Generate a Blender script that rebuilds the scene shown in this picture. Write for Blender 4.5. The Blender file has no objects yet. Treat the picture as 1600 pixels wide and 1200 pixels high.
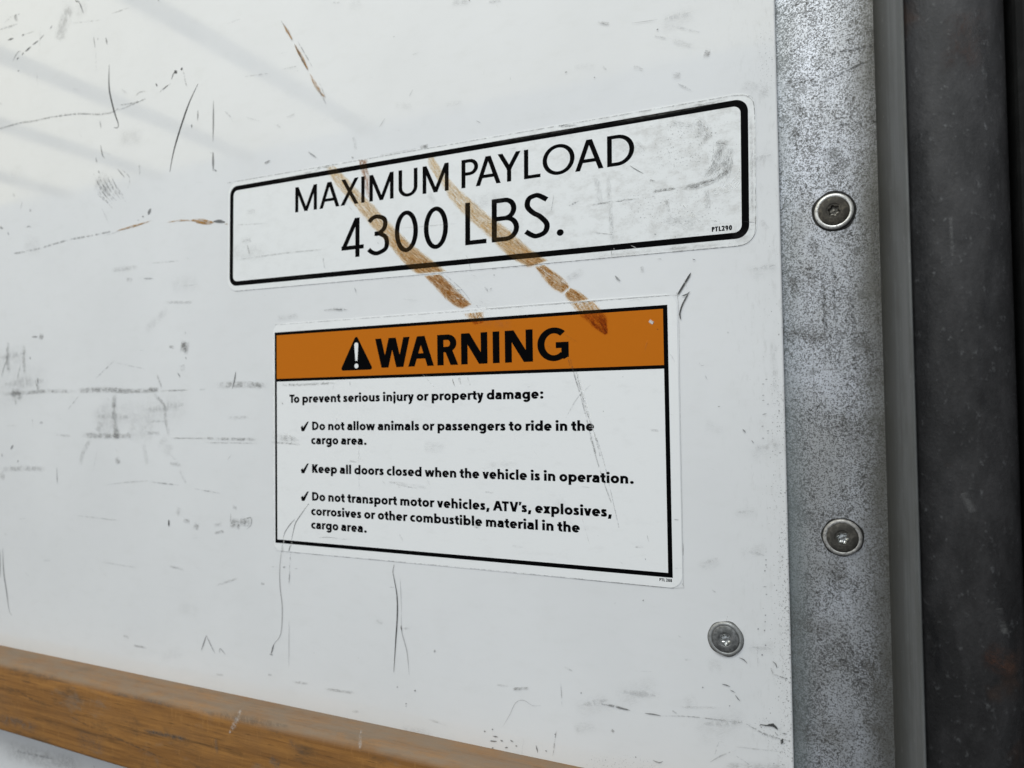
import bpy, bmesh, math, random
from mathutils import Vector, Matrix
import numpy as np

S = bpy.context.scene
C = S.collection
rnd = random.Random(7)

# ------------------------------------------------------------------ camera, world, lamps, exposure
F_PX, DIST = 1110.1, 0.30          # focal length in photo pixels (1600 wide), distance camera - wall
M = ((0.90898737, 0.01372912, 0.4165975),
     (-0.02485138, 0.99946451, 0.0212863),
     (-0.41608217, -0.029702, 0.9088418))
cam_d = bpy.data.cameras.new('camera')
cam = bpy.data.objects.new('camera', cam_d)
C.objects.link(cam)
right = Vector((M[0][0], M[0][2], -M[0][1]))
up = Vector((-M[1][0], -M[1][2], M[1][1]))
back = Vector((-M[2][0], -M[2][2], M[2][1]))
cam.matrix_world = Matrix(((right.x, up.x, back.x, 0), (right.y, up.y, back.y, -DIST),
                           (right.z, up.z, back.z, 0), (0, 0, 0, 1)))
cam_d.sensor_width = 36
cam_d.lens = F_PX / 1600 * 36
cam_d.clip_start = 0.005
cam_d.clip_end = 50
cam_d.dof.use_dof = True
cam_d.dof.focus_distance = 0.295
cam_d.dof.aperture_fstop = 13
S.camera = cam

w = bpy.data.worlds.new('World')
S.world = w
w.use_nodes = True
nt = w.node_tree
bg = nt.nodes['Background']
tc = nt.nodes.new('ShaderNodeTexCoord')
dp_ = nt.nodes.new('ShaderNodeVectorMath')
dp_.operation = 'DOT_PRODUCT'
dp_.inputs[1].default_value = (-0.12, -0.34, 0.62)      # the open, bright side: in front and above
mr = nt.nodes.new('ShaderNodeMapRange')
mr.interpolation_type = 'SMOOTHSTEP'
mr.inputs[1].default_value = -0.30
mr.inputs[2].default_value = 0.62
cr = nt.nodes.new('ShaderNodeValToRGB')
cr.color_ramp.elements[0].color = (0.10, 0.10, 0.10, 1)
cr.color_ramp.elements[1].color = (0.98, 1.06, 1.15, 1)
nt.links.new(tc.outputs['Generated'], dp_.inputs[0])
nt.links.new(dp_.outputs['Value'], mr.inputs[0])
nt.links.new(mr.outputs[0], cr.inputs[0])
nt.links.new(cr.outputs[0], bg.inputs[0])
bg.inputs[1].default_value = 0.71


def area(name, loc, aim, sx_, sy_, power, col):
    l = bpy.data.lights.new(name, 'AREA')
    l.shape = 'RECTANGLE'
    l.size, l.size_y, l.energy, l.color = sx_, sy_, power, col
    o = bpy.data.objects.new(name, l)
    C.objects.link(o)
    o.location = loc
    d = Vector(aim) - Vector(loc)
    o.rotation_euler = d.to_track_quat('-Z', 'Y').to_euler()
    return o


# the translucent roof of the cargo box, overhead and to the left
roof = area('roof_skylight', (-2.55, -1.02, 1.12), (-2.55, -1.02, 0), 5.1, 2.0, 20, (1.0, 0.80, 0.30))
roof.rotation_euler = (0, 0, 0)
# added soft lamp, high in front of the wall, for fall-off across it
area('soft_fill', (-0.02, -0.95, 1.18), (-0.12, 0, 0.05), 0.9, 0.5, 13.5, (0.90, 0.96, 1.0))

S.view_settings.view_transform = 'Standard'
S.view_settings.look = 'None'
S.view_settings.exposure = 0
S.view_settings.gamma = 1
S.view_settings.use_curve_mapping = False
S.render.engine = 'CYCLES'
S.cycles.use_denoising = True
S.cycles.transparent_max_bounces = 24
S.cycles.max_bounces = 6


# ------------------------------------------------------------------ helpers
def at(x, y, Y=0.0):
    """photo pixel -> point (X, Z) on the plane at depth Y (wall front is Y = 0, the camera is at -Y)"""
    a, b = x - 800, y - 600
    r = [M[0][i] * a + M[1][i] * b + M[2][i] * F_PX for i in range(3)]
    t = (DIST + Y) / r[2]
    return r[0] * t, -r[1] * t


def link(name, me, mats, parent=None):
    o = bpy.data.objects.new(name, me)
    for m in (mats if isinstance(mats, (list, tuple)) else [mats]):
        me.materials.append(m)
    C.objects.link(o)
    if parent:
        o.parent = parent
    return o


def tag(o, label, cat, group=None, kind=None):
    if label:
        o['label'] = label
    if cat:
        o['category'] = cat
    if group:
        o['group'] = group
    if kind:
        o['kind'] = kind
    return o


def empty(name, loc=(0, 0, 0), rot=(0, 0, 0)):
    o = bpy.data.objects.new(name, None)
    o.location, o.rotation_euler = loc, rot
    o.empty_display_size = 0.01
    C.objects.link(o)
    return o


class Nodes:
    """small builder for procedural materials"""
    def __init__(s, name):
        s.m = bpy.data.materials.new(name)
        s.m.use_nodes = True
        s.t = s.m.node_tree
        s.b = s.t.nodes['Principled BSDF']
        s.out = s.t.nodes['Material Output']

    def n(s, kind, **kw):
        x = s.t.nodes.new('ShaderNode' + kind)
        for k, v in kw.items():
            setattr(x, k, v)
        return x

    def put(s, sock, v):
        if isinstance(v, bpy.types.NodeSocket):
            s.t.links.new(v, sock)
        else:
            if hasattr(v, '__len__') and len(v) == 3 and sock.type == 'RGBA':
                v = (*v, 1)
            sock.default_value = v

    def coord(s, which='Object', scale=(1, 1, 1), loc=(0, 0, 0)):
        c = s.n('TexCoord')
        mp = s.n('Mapping')
        s.put(mp.inputs[0], c.outputs[which])
        mp.inputs['Scale'].default_value = scale
        mp.inputs['Location'].default_value = loc
        return mp.outputs[0]

    def uv(s, name, scale=(1, 1, 1)):
        c = s.n('UVMap', uv_map=name)
        mp = s.n('Mapping')
        s.put(mp.inputs[0], c.outputs[0])
        mp.inputs['Scale'].default_value = scale
        return mp.outputs[0]

    def noise(s, vec, scale, detail=3, rough=0.55, dist=0):
        x = s.n('TexNoise')
        s.put(x.inputs['Vector'], vec)
        x.inputs['Scale'].default_value = scale
        x.inputs['Detail'].default_value = detail
        x.inputs['Roughness'].default_value = rough
        x.inputs['Distortion'].default_value = dist
        return x.outputs['Fac']

    def ramp(s, fac, a, b, lo=0.0, hi=1.0):
        x = s.n('MapRange')
        x.interpolation_type = 'SMOOTHSTEP'
        s.put(x.inputs[0], fac)
        x.inputs[1].default_value, x.inputs[2].default_value = a, b
        x.inputs[3].default_value, x.inputs[4].default_value = lo, hi
        return x.outputs[0]

    def math(s, op, a, b=0.0):
        x = s.n('Math', operation=op)
        s.put(x.inputs[0], a)
        s.put(x.inputs[1], b)
        return x.outputs[0]

    def mix(s, f, a, b, mode='MIX'):
        x = s.n('Mix', data_type='RGBA', blend_type=mode)
        s.put(x.inputs[0], f)
        s.put(x.inputs[6], a)
        s.put(x.inputs[7], b)
        return x.outputs[2]

    def xyz(s, vec):
        x = s.n('SeparateXYZ')
        s.put(x.inputs[0], vec)
        return x.outputs

    def bump(s, h, strength, distance=0.001):
        x = s.n('Bump')
        x.inputs['Strength'].default_value = strength
        x.inputs['Distance'].default_value = distance
        s.put(x.inputs['Height'], h)
        s.put(s.b.inputs['Normal'], x.outputs[0])

    def set(s, col=None, rough=None, metal=None, spec=None, coat=None):
        for k, v in (('Base Color', col), ('Roughness', rough), ('Metallic', metal),
                     ('Specular IOR Level', spec), ('Coat Weight', coat)):
            if v is not None:
                s.put(s.b.inputs[k], v)
        return s.m


# ------------------------------------------------------------------ materials
def mat_panel():
    k = Nodes('white_gelcoat_panel')
    o = k.coord()
    big = k.noise(o, 9, 4, .6)
    mid = k.noise(k.coord(scale=(1, 1, 2.2)), 70, 5, .65)
    col = k.mix(k.ramp(big, .35, .7), (.745, .75, .755), (.71, .715, .72))
    col = k.mix(k.ramp(mid, .45, .85, 0, .22), col, (.60, .60, .58))
    # specks of dirt, thick along the free right-hand edge
    x, y, z = k.xyz(o)
    edge = k.math('MULTIPLY', k.ramp(x, -.036, -.019), k.ramp(z, .20, -.09))
    sp = k.noise(o, 1150, 2, .5)
    amt = k.math('ADD', k.math('MULTIPLY', edge, .16), .0)
    thr = k.math('SUBTRACT', .765, amt)
    spk = k.ramp(k.math('SUBTRACT', sp, thr), 0, .05)
    col = k.mix(k.math('MULTIPLY', spk, .62), col, (.13, .125, .115))
    smear = k.math('MULTIPLY', k.ramp(k.noise(k.coord(scale=(3, 1, 1)), 160, 4, .7), .5, .75),
                   k.ramp(x, -.05, -.019, 0, .32))
    col = k.mix(smear, col, (.42, .42, .40))
    k.bump(k.noise(o, 5, 2, .4), .10, .003)
    r = k.ramp(k.noise(o, 25, 3), .3, .7, .04, .075)
    return k.set(col, r, 0, .55)


def mat_film():
    k = Nodes('white_vinyl_film')
    o = k.coord()
    mid = k.noise(k.coord(scale=(1, 1, 2)), 90, 5, .7)
    col = k.mix(k.ramp(mid, .5, .8, 0, .4), (.80, .805, .805), (.66, .66, .65))
    return k.set(col, .32, 0, .5)


def mat_film_dirty():
    """payload decal: the film is dull and rubbed towards its right-hand end"""
    k = Nodes('scuffed_clear_film')
    o = k.coord()
    x, y, z = k.xyz(o)
    mid = k.noise(k.coord(scale=(1, 1, 1.6)), 120, 6, .72)
    fine = k.noise(o, 900, 3, .6)
    right_ = k.ramp(x, .13, .27)
    d = k.math('MULTIPLY', k.ramp(mid, .42, .72), k.math('ADD', k.math('MULTIPLY', right_, .55), .14))
    col = k.mix(d, (.775, .785, .785), (.50, .49, .47))
    f = k.math('MULTIPLY', k.ramp(fine, .66, .76), k.math('ADD', k.math('MULTIPLY', right_, .5), .06))
    col = k.mix(f, col, (.25, .24, .23))
    return k.set(col, .34, 0, .5)


def mat_ink(name, col, rough=.35):
    k = Nodes(name)
    o = k.coord()
    n = k.noise(o, 300, 4, .6)
    c = k.mix(k.ramp(n, .55, .8, 0, .16), col, tuple(min(1, v * 1.25 + .002) for v in col))
    return k.set(c, rough, 0, .03)


def mat_steel():
    k = Nodes('galvanised_steel_worn')
    o = k.coord()
    x, y, z = k.xyz(o)
    patch = k.noise(k.coord(scale=(1, 1, .6)), 26, 5, .65)
    patch2 = k.noise(k.coord(scale=(1, 1, .5), loc=(3, 1, 2)), 110, 4, .65)
    sp1 = k.noise(o, 1900, 3, .6, .3)
    sp2 = k.noise(k.coord(loc=(5, 5, 5)), 760, 3, .62)
    streak = k.noise(k.coord(scale=(1, 1, .04), loc=(2, 0, 0)), 900, 2, .5)
    col = k.mix(k.ramp(patch, .35, .68), (.66, .68, .73), (.47, .475, .48))
    # speckle density differs from patch to patch: polished areas hold less
    dens = k.ramp(patch2, .30, .70, .09, .015)
    sp3 = k.noise(k.coord(loc=(9, 2, 4)), 1250, 2, .5)
    s1 = k.math('MULTIPLY', k.ramp(k.math('ADD', sp1, dens), .50, .60), k.ramp(k.math('ADD', sp3, dens), .42, .54))
    s2 = k.ramp(k.math('ADD', sp2, dens), .63, .69)
    col = k.mix(k.math('MULTIPLY', s1, .72), col, (.095, .093, .088))
    col = k.mix(k.math('MULTIPLY', s2, .8), col, (.075, .072, .07))
    col = k.mix(k.ramp(streak, .58, .75, 0, .35), col, (.22, .22, .225))
    # big smeared dull blots
    bl = k.noise(k.coord(scale=(.8, 1, 1), loc=(8, 0, 1)), 120, 4, .6)
    col = k.mix(k.ramp(bl, .58, .70, 0, .65), col, (.20, .205, .205))
    # road film collects along the bend
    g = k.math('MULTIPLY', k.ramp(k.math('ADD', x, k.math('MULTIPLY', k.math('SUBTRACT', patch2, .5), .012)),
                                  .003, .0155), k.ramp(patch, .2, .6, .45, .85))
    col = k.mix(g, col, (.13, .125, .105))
    tarn = k.math('MULTIPLY', k.ramp(x, -.008, -.019), k.ramp(z, .06, -.08, .25, .7))
    col = k.mix(tarn, col, (.25, .29, .29))
    rgh = k.ramp(sp1, .3, .7, .46, .66)
    # wiped-on scrapes running down and across the strip
    scr = k.noise(k.coord(scale=(.05, 1, 1), loc=(6, 0, 3)), 700, 3, .6)
    col = k.mix(k.math('MULTIPLY', k.ramp(scr, .60, .72), k.ramp(patch2, .45, .65, 0, .45)), col, (.24, .24, .235))
    fine = k.noise(k.coord(loc=(1, 7, 2)), 3600, 2, .5)
    col = k.mix(k.ramp(fine, .35, .65, .25, 0), col, (.16, .16, .155))
    k.bump(k.math('ADD', s1, k.math('MULTIPLY', sp2, .6)), .12, .0003)
    return k.set(col, rgh, .82, .5)


def mat_flange():
    k = Nodes('dull_zinc_flange')
    o = k.coord()
    st = k.noise(k.coord(scale=(1, 1, .05)), 260, 4, .6)
    bl = k.noise(o, 60, 4, .65)
    sp = k.noise(o, 330, 3, .6)
    x, y, z = k.xyz(o)
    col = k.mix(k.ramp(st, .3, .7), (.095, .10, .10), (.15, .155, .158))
    # painted shade in the corner of the fold, mottled with grime
    shade_dirt = k.ramp(k.math('ADD', y, k.math('MULTIPLY', k.math('SUBTRACT', bl, .5), .045)), -.046, -.014)
    col = k.mix(k.math('MULTIPLY', shade_dirt, .8), col, (.050, .050, .045))
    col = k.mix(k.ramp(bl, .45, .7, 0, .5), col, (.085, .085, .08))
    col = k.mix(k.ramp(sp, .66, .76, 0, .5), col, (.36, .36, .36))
    return k.set(col, .55, .35, .4)


def mat_dark_post():
    k = Nodes('dirty_black_post_paint')
    o = k.coord()
    bl = k.noise(k.coord(scale=(1, 1, .45)), 85, 6, .7)
    sp = k.noise(k.coord(scale=(1, 1, .7)), 460, 4, .75)
    st = k.noise(k.coord(scale=(1, 1, .06)), 420, 3, .6)
    col = k.mix(k.ramp(bl, .35, .7), (.018, .017, .017), (.043, .041, .041))
    col = k.mix(k.ramp(sp, .58, .74, 0, .6), col, (.15, .15, .15))
    col = k.mix(k.ramp(st, .62, .78, 0, .5), col, (.02, .02, .022))
    rust = k.noise(k.coord(loc=(4, 2, 7)), 38, 4, .6)
    col = k.mix(k.ramp(rust, .60, .74, 0, .65), col, (.060, .035, .024))
    k.bump(k.math('ADD', sp, bl), .35, .0008)
    return k.set(col, .62, 0, .35)


def mat_wood():
    k = Nodes('oiled_hardwood')
    g = k.coord(scale=(.06, 1, 1))
    ring = k.noise(g, 190, 5, .6, .8)
    fine = k.noise(k.coord(scale=(.035, 1, 1), loc=(2, 3, 1)), 900, 4, .65)
    pores = k.noise(k.coord(scale=(.05, 1, 1), loc=(7, 1, 2)), 1500, 2, .5)
    blot = k.noise(k.coord(scale=(.6, 1, 1)), 38, 4, .6)
    fleck = k.noise(k.coord(scale=(1.6, 1, .35), loc=(1, 9, 4)), 420, 3, .6)
    col = k.mix(k.ramp(ring, .3, .7), (.36, .17, .046), (.22, .100, .028))
    col = k.mix(k.ramp(fine, .45, .75, 0, .6), col, (.17, .075, .024))
    col = k.mix(k.ramp(blot, .45, .75, 0, .55), col, (.20, .105, .045))
    col = k.mix(k.ramp(fleck, .55, .75, 0, .28), col, (.42, .22, .07))
    col = k.mix(k.ramp(pores, .66, .72, 0, .55), col, (.05, .028, .012))
    grime = k.noise(k.coord(scale=(.35, 1, 1), loc=(5, 2, 8)), 75, 6, .72)
    col = k.mix(k.ramp(grime, .50, .72, 0, .7), col, (.075, .052, .032))
    dark = k.noise(k.coord(scale=(.045, 1, 1), loc=(9, 4, 3)), 210, 6, .75)
    col = k.mix(k.ramp(dark, .56, .70, 0, .65), col, (.055, .030, .014))
    grey = k.noise(k.coord(scale=(.5, 1, 1), loc=(3, 8, 5)), 55, 5, .7)
    col = k.mix(k.ramp(grey, .56, .74, 0, .5), col, (.21, .18, .145))
    # dust lying on the upper arris
    n = k.n('NewGeometry')
    nx, ny, nz = k.xyz(n.outputs['True Normal'])
    dust = k.math('MULTIPLY', k.ramp(nz, .05, .8), k.ramp(k.noise(k.coord(scale=(.4, 1, 1)), 130, 5, .7), .25, .7, .40, .92))
    col = k.mix(dust, col, (.215, .165, .12))
    k.bump(k.math('ADD', fine, k.math('MULTIPLY', pores, .6)), .25, .0005)
    return k.set(col, .6, 0, .18)


def mat_rubber():
    k = Nodes('black_rubber')
    o = k.coord()
    col = k.mix(k.ramp(k.noise(o, 120, 4), .4, .7), (.010, .010, .010), (.018, .018, .018))
    return k.set(col, .8, 0, .2)


def mat_metal(name, c1, c2, rough, metal, sc=500, lo=.45, hi=.6, spk=0.0):
    k = Nodes(name)
    o = k.coord()
    n = k.noise(o, sc, 4, .65)
    col = k.mix(k.ramp(n, lo, hi), c1, c2)
    if spk:
        col = k.mix(k.ramp(k.noise(k.coord(loc=(3, 3, 3)), 1500, 2), .60, .66, 0, spk), col, (.05, .05, .048))
    k.bump(n, .2, .0003)
    return k.set(col, rough, metal, .4)


def mat_mark(name, col, kind):
    """wear marks: thin worn-on layers whose coverage breaks up along the stroke.
    'flat' UV = metres along / across, 'edge' UV = 0..1 along / -1..1 across, 'strength' = how heavy"""
    k = Nodes(name)
    a = k.n('Attribute', attribute_name='strength')
    st = a.outputs['Fac']
    eu, ev, _ = k.xyz(k.uv('edge'))
    av = k.math('ABSOLUTE', k.math('SUBTRACT', k.math('MULTIPLY', ev, 2), 1))
    ends = k.math('ABSOLUTE', k.math('SUBTRACT', k.math('MULTIPLY', eu, 2), 1))
    if kind == 'pen':
        e = k.ramp(av, 1.0, .45)
        n = k.ramp(k.noise(k.uv('flat', (1, 1, 1)), 900, 3), .22, .48, .35, 1)
    elif kind == 'scratch':
        e = k.ramp(av, 1.0, .2, 0, .68)
        n = k.math('MULTIPLY', k.ramp(k.noise(k.uv('flat', (1, .4, 1)), 420, 5, .7), .40, .58),
                   k.ramp(k.noise(k.uv('flat', (1, 3, 1)), 1500, 3, .6), .36, .58, .25, 1))
    elif kind == 'scuff':
        e = k.math('MULTIPLY', k.ramp(av, 1.0, .15), k.ramp(ends, 1.0, .55))
        n = k.math('MULTIPLY', k.ramp(k.noise(k.uv('flat', (.45, 1.7, 1)), 1150, 6, .78), .36, .66, 0, .95),
                   k.ramp(k.noise(k.uv('flat', (1, 1, 1)), 240, 5, .7), .34, .62, .08, 1))
    elif kind == 'smear':
        e = k.math('MULTIPLY', k.ramp(av, 1.0, .5), k.ramp(ends, 1.0, .7))
        n = k.math('MULTIPLY', k.ramp(k.noise(k.uv('flat', (.12, 1, 1)), 1700, 4, .7), .36, .60, .0, 1),
                   k.ramp(k.noise(k.uv('flat', (1, 1, 1)), 500, 4, .65), .30, .50, .25, 1))
    elif kind == 'specks':
        e = k.math('MULTIPLY', k.ramp(av, 1.0, .2), k.ramp(ends, 1.0, .5))
        n = k.ramp(k.noise(k.uv('flat', (1, 1, 1)), 1300, 3, .6), .60, .68)
    elif kind == 'rub':
        jag = k.math('MULTIPLY', k.math('SUBTRACT', k.noise(k.uv('flat', (.25, 2.5, 1)), 900, 5, .8), .5), 1.5)
        e = k.math('MULTIPLY', k.ramp(k.math('ADD', av, jag), 1.0, .70),
                   k.ramp(k.math('ADD', ends, k.math('MULTIPLY', jag, .14)), 1.0, .95))
        hatch = k.noise(k.uv('flat', (.10, 1, 1)), 1500, 4, .7)
        grain = k.noise(k.uv('flat', (1, .6, 1)), 1500, 3, .6)
        n = k.math('MULTIPLY', k.ramp(hatch, .34, .58, .08, 1), k.ramp(grain, .36, .56, .22, 1))
    alpha = k.math('MULTIPLY', k.math('MULTIPLY', e, n), st)
    mixs = k.n('MixShader')
    tr = k.n('BsdfTransparent')
    k.put(mixs.inputs[0], alpha)
    k.t.links.new(tr.outputs[0], mixs.inputs[1])
    if kind == 'rub':
        # a thin brown glaze: tints what lies under it, print stays readable
        tint = k.n('BsdfTransparent')
        c = k.mix(k.ramp(k.noise(k.uv('flat', (.15, 1, 1)), 1100, 4, .65), .35, .65), col,
                  tuple(min(1, v * .72) for v in col))
        k.put(tint.inputs[0], c)
        k.set(k.mix(.5, c, (.30, .16, .06)), .7, 0, .2)
        g = k.n('MixShader')
        g.inputs[0].default_value = .06
        k.t.links.new(tint.outputs[0], g.inputs[1])
        k.t.links.new(k.b.outputs[0], g.inputs[2])
        k.t.links.new(g.outputs[0], mixs.inputs[2])
    else:
        k.set(col, .6, 0, .25)
        k.t.links.new(k.b.outputs[0], mixs.inputs[2])
    k.t.links.new(mixs.outputs[0], k.out.inputs[0])
    return k.m


PANEL, FILM, FILMD = mat_panel(), mat_film(), mat_film_dirty()
BLACK = mat_ink('black_print', (.0010, .0010, .0014), .5)
ORANGE = mat_ink('orange_print', (.51, .145, .009), .5)
WHITE = mat_ink('white_print', (.80, .80, .80))
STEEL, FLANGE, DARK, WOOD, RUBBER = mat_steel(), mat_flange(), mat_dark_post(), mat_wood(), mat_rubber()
MK = [mat_mark('pen_black', (.035, .036, .036), 'pen'),
      mat_mark('scratch_black', (.06, .06, .058), 'scratch'),
      mat_mark('scuff_grey', (.15, .145, .135), 'scuff'),
      mat_mark('specks_black', (.08, .078, .072), 'specks'),
      mat_mark('scrape_white', (.80, .80, .78), 'scratch'),
      mat_mark('tan_smear', (.40, .205, .045), 'smear')]
KIND = {'pen': 0, 'scr': 1, 'scuff': 2, 'specks': 3, 'white': 4, 'tan': 5}
RUB_TAN = mat_mark('rub_tan', (.88, .66, .37), 'rub')
RUB_BROWN = mat_mark('rub_brown', (.72, .43, .13), 'rub')
RUB_DARK = mat_mark('rub_red_brown', (.56, .31, .17), 'rub')


# ------------------------------------------------------------------ wear marks
class Marks:
    """ribbons lying on a plane Y = const; every ribbon has a depth of its own"""
    def __init__(s, Y, step=-1.5e-6):
        s.v, s.f, s.uv, s.uv2, s.st, s.mi = [], [], [], [], [], []
        s.Y, s.step, s.n, s.Y0 = Y, step, 0, Y

    def add(s, kind, pts, width, strength=.7, taper=.35, Yat=0.0, mat=None):
        """pts: photo pixels; width: photo pixels, one value or one per point"""
        ws = list(width) if hasattr(width, '__len__') else [width] * len(pts)
        P = [Vector(at(x, y, Yat)) for x, y in pts]
        mm = []
        for (x, y), wd in zip(pts, ws):
            a, b = Vector(at(x, y, Yat)), Vector(at(x + 1, y, Yat))
            c = Vector(at(x, y + 1, Yat))
            mm.append(wd * .5 * ((b - a).length + (c - a).length))
        if len(P) == 1:
            P = [P[0] - Vector((mm[0] * .5, 0)), P[0] + Vector((mm[0] * .5, 0))]
            mm = [mm[0], mm[0]]
        out, wo = [], []
        n = len(P)
        for i in range(n - 1):
            p0, p1, p2, p3 = P[max(i - 1, 0)], P[i], P[i + 1], P[min(i + 2, n - 1)]
            m = max(2, min(40, int((p2 - p1).length / .0012)))
            for j in range(m):
                t = j / m
                q = .5 * ((2 * p1) + (p2 - p0) * t + (2 * p0 - 5 * p1 + 4 * p2 - p3) * t * t
                          + (-p0 + 3 * p1 - 3 * p2 + p3) * t ** 3)
                out.append(q)
                wo.append(mm[i] * (1 - t) + mm[i + 1] * t)
        out.append(P[-1])
        wo.append(mm[-1])
        L = [0]
        for a, b in zip(out, out[1:]):
            L.append(L[-1] + (b - a).length)
        tot = max(L[-1], 1e-6)
        ou, ov = rnd.uniform(0, 9), rnd.uniform(0, 9)
        Y = s.Y + s.step * s.n
        s.n += 1
        base = len(s.v)
        for i, q in enumerate(out):
            d = (out[min(i + 1, len(out) - 1)] - out[max(i - 1, 0)])
            d = d.normalized() if d.length > 0 else Vector((1, 0))
            nn = Vector((-d.y, d.x))
            u = L[i] / tot
            tp = 1.0
            if taper:
                tp = min(1, .25 + .75 * min(u, 1 - u) / taper) if taper < 1 else 1
            h = wo[i] * .5 * tp
            for sgn in (1, -1):
                p = q + nn * h * sgn
                s.v.append((p.x, Y, p.y))
                s.uv.append((L[i] + ou, sgn * h + ov))
                s.uv2.append((u, .5 + .5 * sgn))
                s.st.append(strength)
        for i in range(len(out) - 1):
            a = base + 2 * i
            s.f.append((a, a + 2, a + 3, a + 1))
            s.mi.append(KIND[kind] if mat is None else mat)

    def append_to(s, bm_me, first_slot):
        """add the ribbons to an existing mesh (as islands of the same object)"""
        bm = bmesh.new()
        bm.from_mesh(bm_me)
        l1 = bm.loops.layers.uv.get('flat') or bm.loops.layers.uv.new('flat')
        l2 = bm.loops.layers.uv.get('edge') or bm.loops.layers.uv.new('edge')
        la = bm.verts.layers.float.get('strength') or bm.verts.layers.float.new('strength')
        vs = []
        for p, st in zip(s.v, s.st):
            v = bm.verts.new(p)
            v[la] = st
            vs.append(v)
        for f, mi in zip(s.f, s.mi):
            try:
                fc = bm.faces.new([vs[i] for i in f])
            except ValueError:
                continue
            fc.material_index = first_slot + mi
            for lp, i in zip(fc.loops, f):
                lp[l1].uv = s.uv[i]
                lp[l2].uv = s.uv2[i]
        bm.to_mesh(bm_me)
        bm.free()


def box_mesh(name, x0, x1, y0, y1, z0, z1, bevel=0.0, seg=2):
    bm = bmesh.new()
    bmesh.ops.create_cube(bm, size=1)
    for v in bm.verts:
        v.co = Vector(((x0 + x1) / 2 + v.co.x * (x1 - x0), (y0 + y1) / 2 + v.co.y * (y1 - y0),
                       (z0 + z1) / 2 + v.co.z * (z1 - z0)))
    if bevel:
        bmesh.ops.bevel(bm, geom=bm.edges[:], offset=bevel, segments=seg, profile=.5, affect='EDGES')
    me = bpy.data.meshes.new(name)
    bm.to_mesh(me)
    bm.free()
    return me


def prism_mesh(name, prof, z0, z1, smooth=False):
    """closed XY profile extruded along Z"""
    bm = bmesh.new()
    n = len(prof)
    a = [bm.verts.new((x, y, z0)) for x, y in prof]
    b = [bm.verts.new((x, y, z1)) for x, y in prof]
    for i in range(n):
        f = bm.faces.new((a[i], a[(i + 1) % n], b[(i + 1) % n], b[i]))
        f.smooth = smooth
    bm.faces.new(a[::-1])
    bm.faces.new(b)
    bmesh.ops.recalc_face_normals(bm, faces=bm.faces[:])
    me = bpy.data.meshes.new(name)
    bm.to_mesh(me)
    bm.free()
    return me


# ------------------------------------------------------------------ wall panel
panel_me = box_mesh('wall_panel', -.95, -.0190, 0, .0022, -.42, .52, .0006, 2)
mk = Marks(-5e-5)


def Z(ox, oy, sc):
    """marks written in the pixels of an enlarged crop of the photograph"""
    def put(kind, pts, width, strength=.7, taper=.35):
        mk.add(kind, [(ox + x / sc, oy + y / sc) for x, y in pts],
               [q / sc for q in width] if hasattr(width, '__len__') else width / sc, strength, taper)
    return put


z = Z(0, 0, 4)
z('pen', [(682, 405), (682, 540), (695, 620), (718, 710), (740, 775), (735, 798), (712, 797)], 12, .9)
z('pen', [(1237, 525), (1180, 650), (1125, 810), (1085, 950), (1062, 1075)], 14, .92)
z('scr', [(0, 805), (120, 770), (210, 757), (320, 733), (480, 712), (610, 715), (690, 705), (740, 680)], 11, .95, 0)
z('scr', [(750, 657), (850, 640), (910, 615)], 12, .8)
z('scr', [(740, 690), (850, 645), (925, 612)], 9, .7)
z('scr', [(835, 620), (870, 578), (925, 572)], 9, .7)
z('scr', [(980, 590), (1070, 520)], 9, .6)
z('pen', [(1015, 560), (1055, 530)], 9, .6)
z('pen', [(1072, 498), (1085, 460), (1100, 440)], 9, .7)
z('pen', [(1092, 440), (1105, 460)], 26, .8)
z('pen', [(1130, 430), (1142, 432)], 20, .8)
z('scr', [(1140, 435), (1150, 460), (1158, 510), (1172, 550)], 10, 1)
z('pen', [(974, 520), (984, 542)], 11, .7)
z('pen', [(80, 380), (100, 345), (120, 320), (130, 325)], 6, .55)
for a, b, wd in (((105, 370), (118, 362), 12), ((135, 342), (150, 330), 10), ((158, 322), (195, 292), 12),
                 ((205, 280), (240, 255), 9), ((250, 245), (275, 218), 6), ((312, 182), (328, 160), 7),
                 ((138, 222), (152, 216), 11), ((50, 250), (85, 240), 10), ((110, 443), (122, 443), 6)):
    z('pen', [a, b], wd, .7)
z('scr', [(155, 215), (220, 195)], 6, .6)
z('scr', [(30, 140), (75, 105), (125, 88)], 12, .9)
z('scr', [(90, 95), (110, 130)], 30, .7)
z('scr', [(0, 185), (50, 170), (110, 150)], 14, .6)
z('pen', [(470, 3), (490, 14)], 8, .6)
z('pen', [(488, 0), (505, 35), (522, 85)], 7, .75)
z('scuff', [(440, 20), (405, 130), (360, 265)], 110, .55, 0)
z('scr', [(455, 145), (640, 125)], 7, .5)
z('scr', [(690, 88), (835, 40)], 8, .6)
z('pen', [(585, 230), (595, 300)], 6, .55)
z('scr', [(600, 310), (602, 460)], 7, .4)
z('pen', [(662, 233), (670, 278)], 9, .7)
z('pen', [(610, 240), (614, 246)], 9, .5)
z('scr', [(255, 170), (245, 320)], 7, .5)
z('scr', [(232, 450), (235, 535)], 7, .5)
z('pen', [(1335, 630), (1334, 760), (1332, 885)], 14, .42)
z('pen', [(1332, 950), (1333, 1070)], 20, .45)
z('pen', [(1340, 1058), (1355, 1073)], 10, .6)
z('pen', [(1238, 690), (1236, 755)], 11, .45)
z('pen', [(1200, 775), (1198, 800)], 12, .6)
z('scr', [(1405, 695), (1440, 730), (1458, 765)], 9, .6)
z('pen', [(630, 905), (640, 965), (655, 990)], 9, .55)
z('pen', [(600, 985), (606, 1018)], 8, .5)
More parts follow.
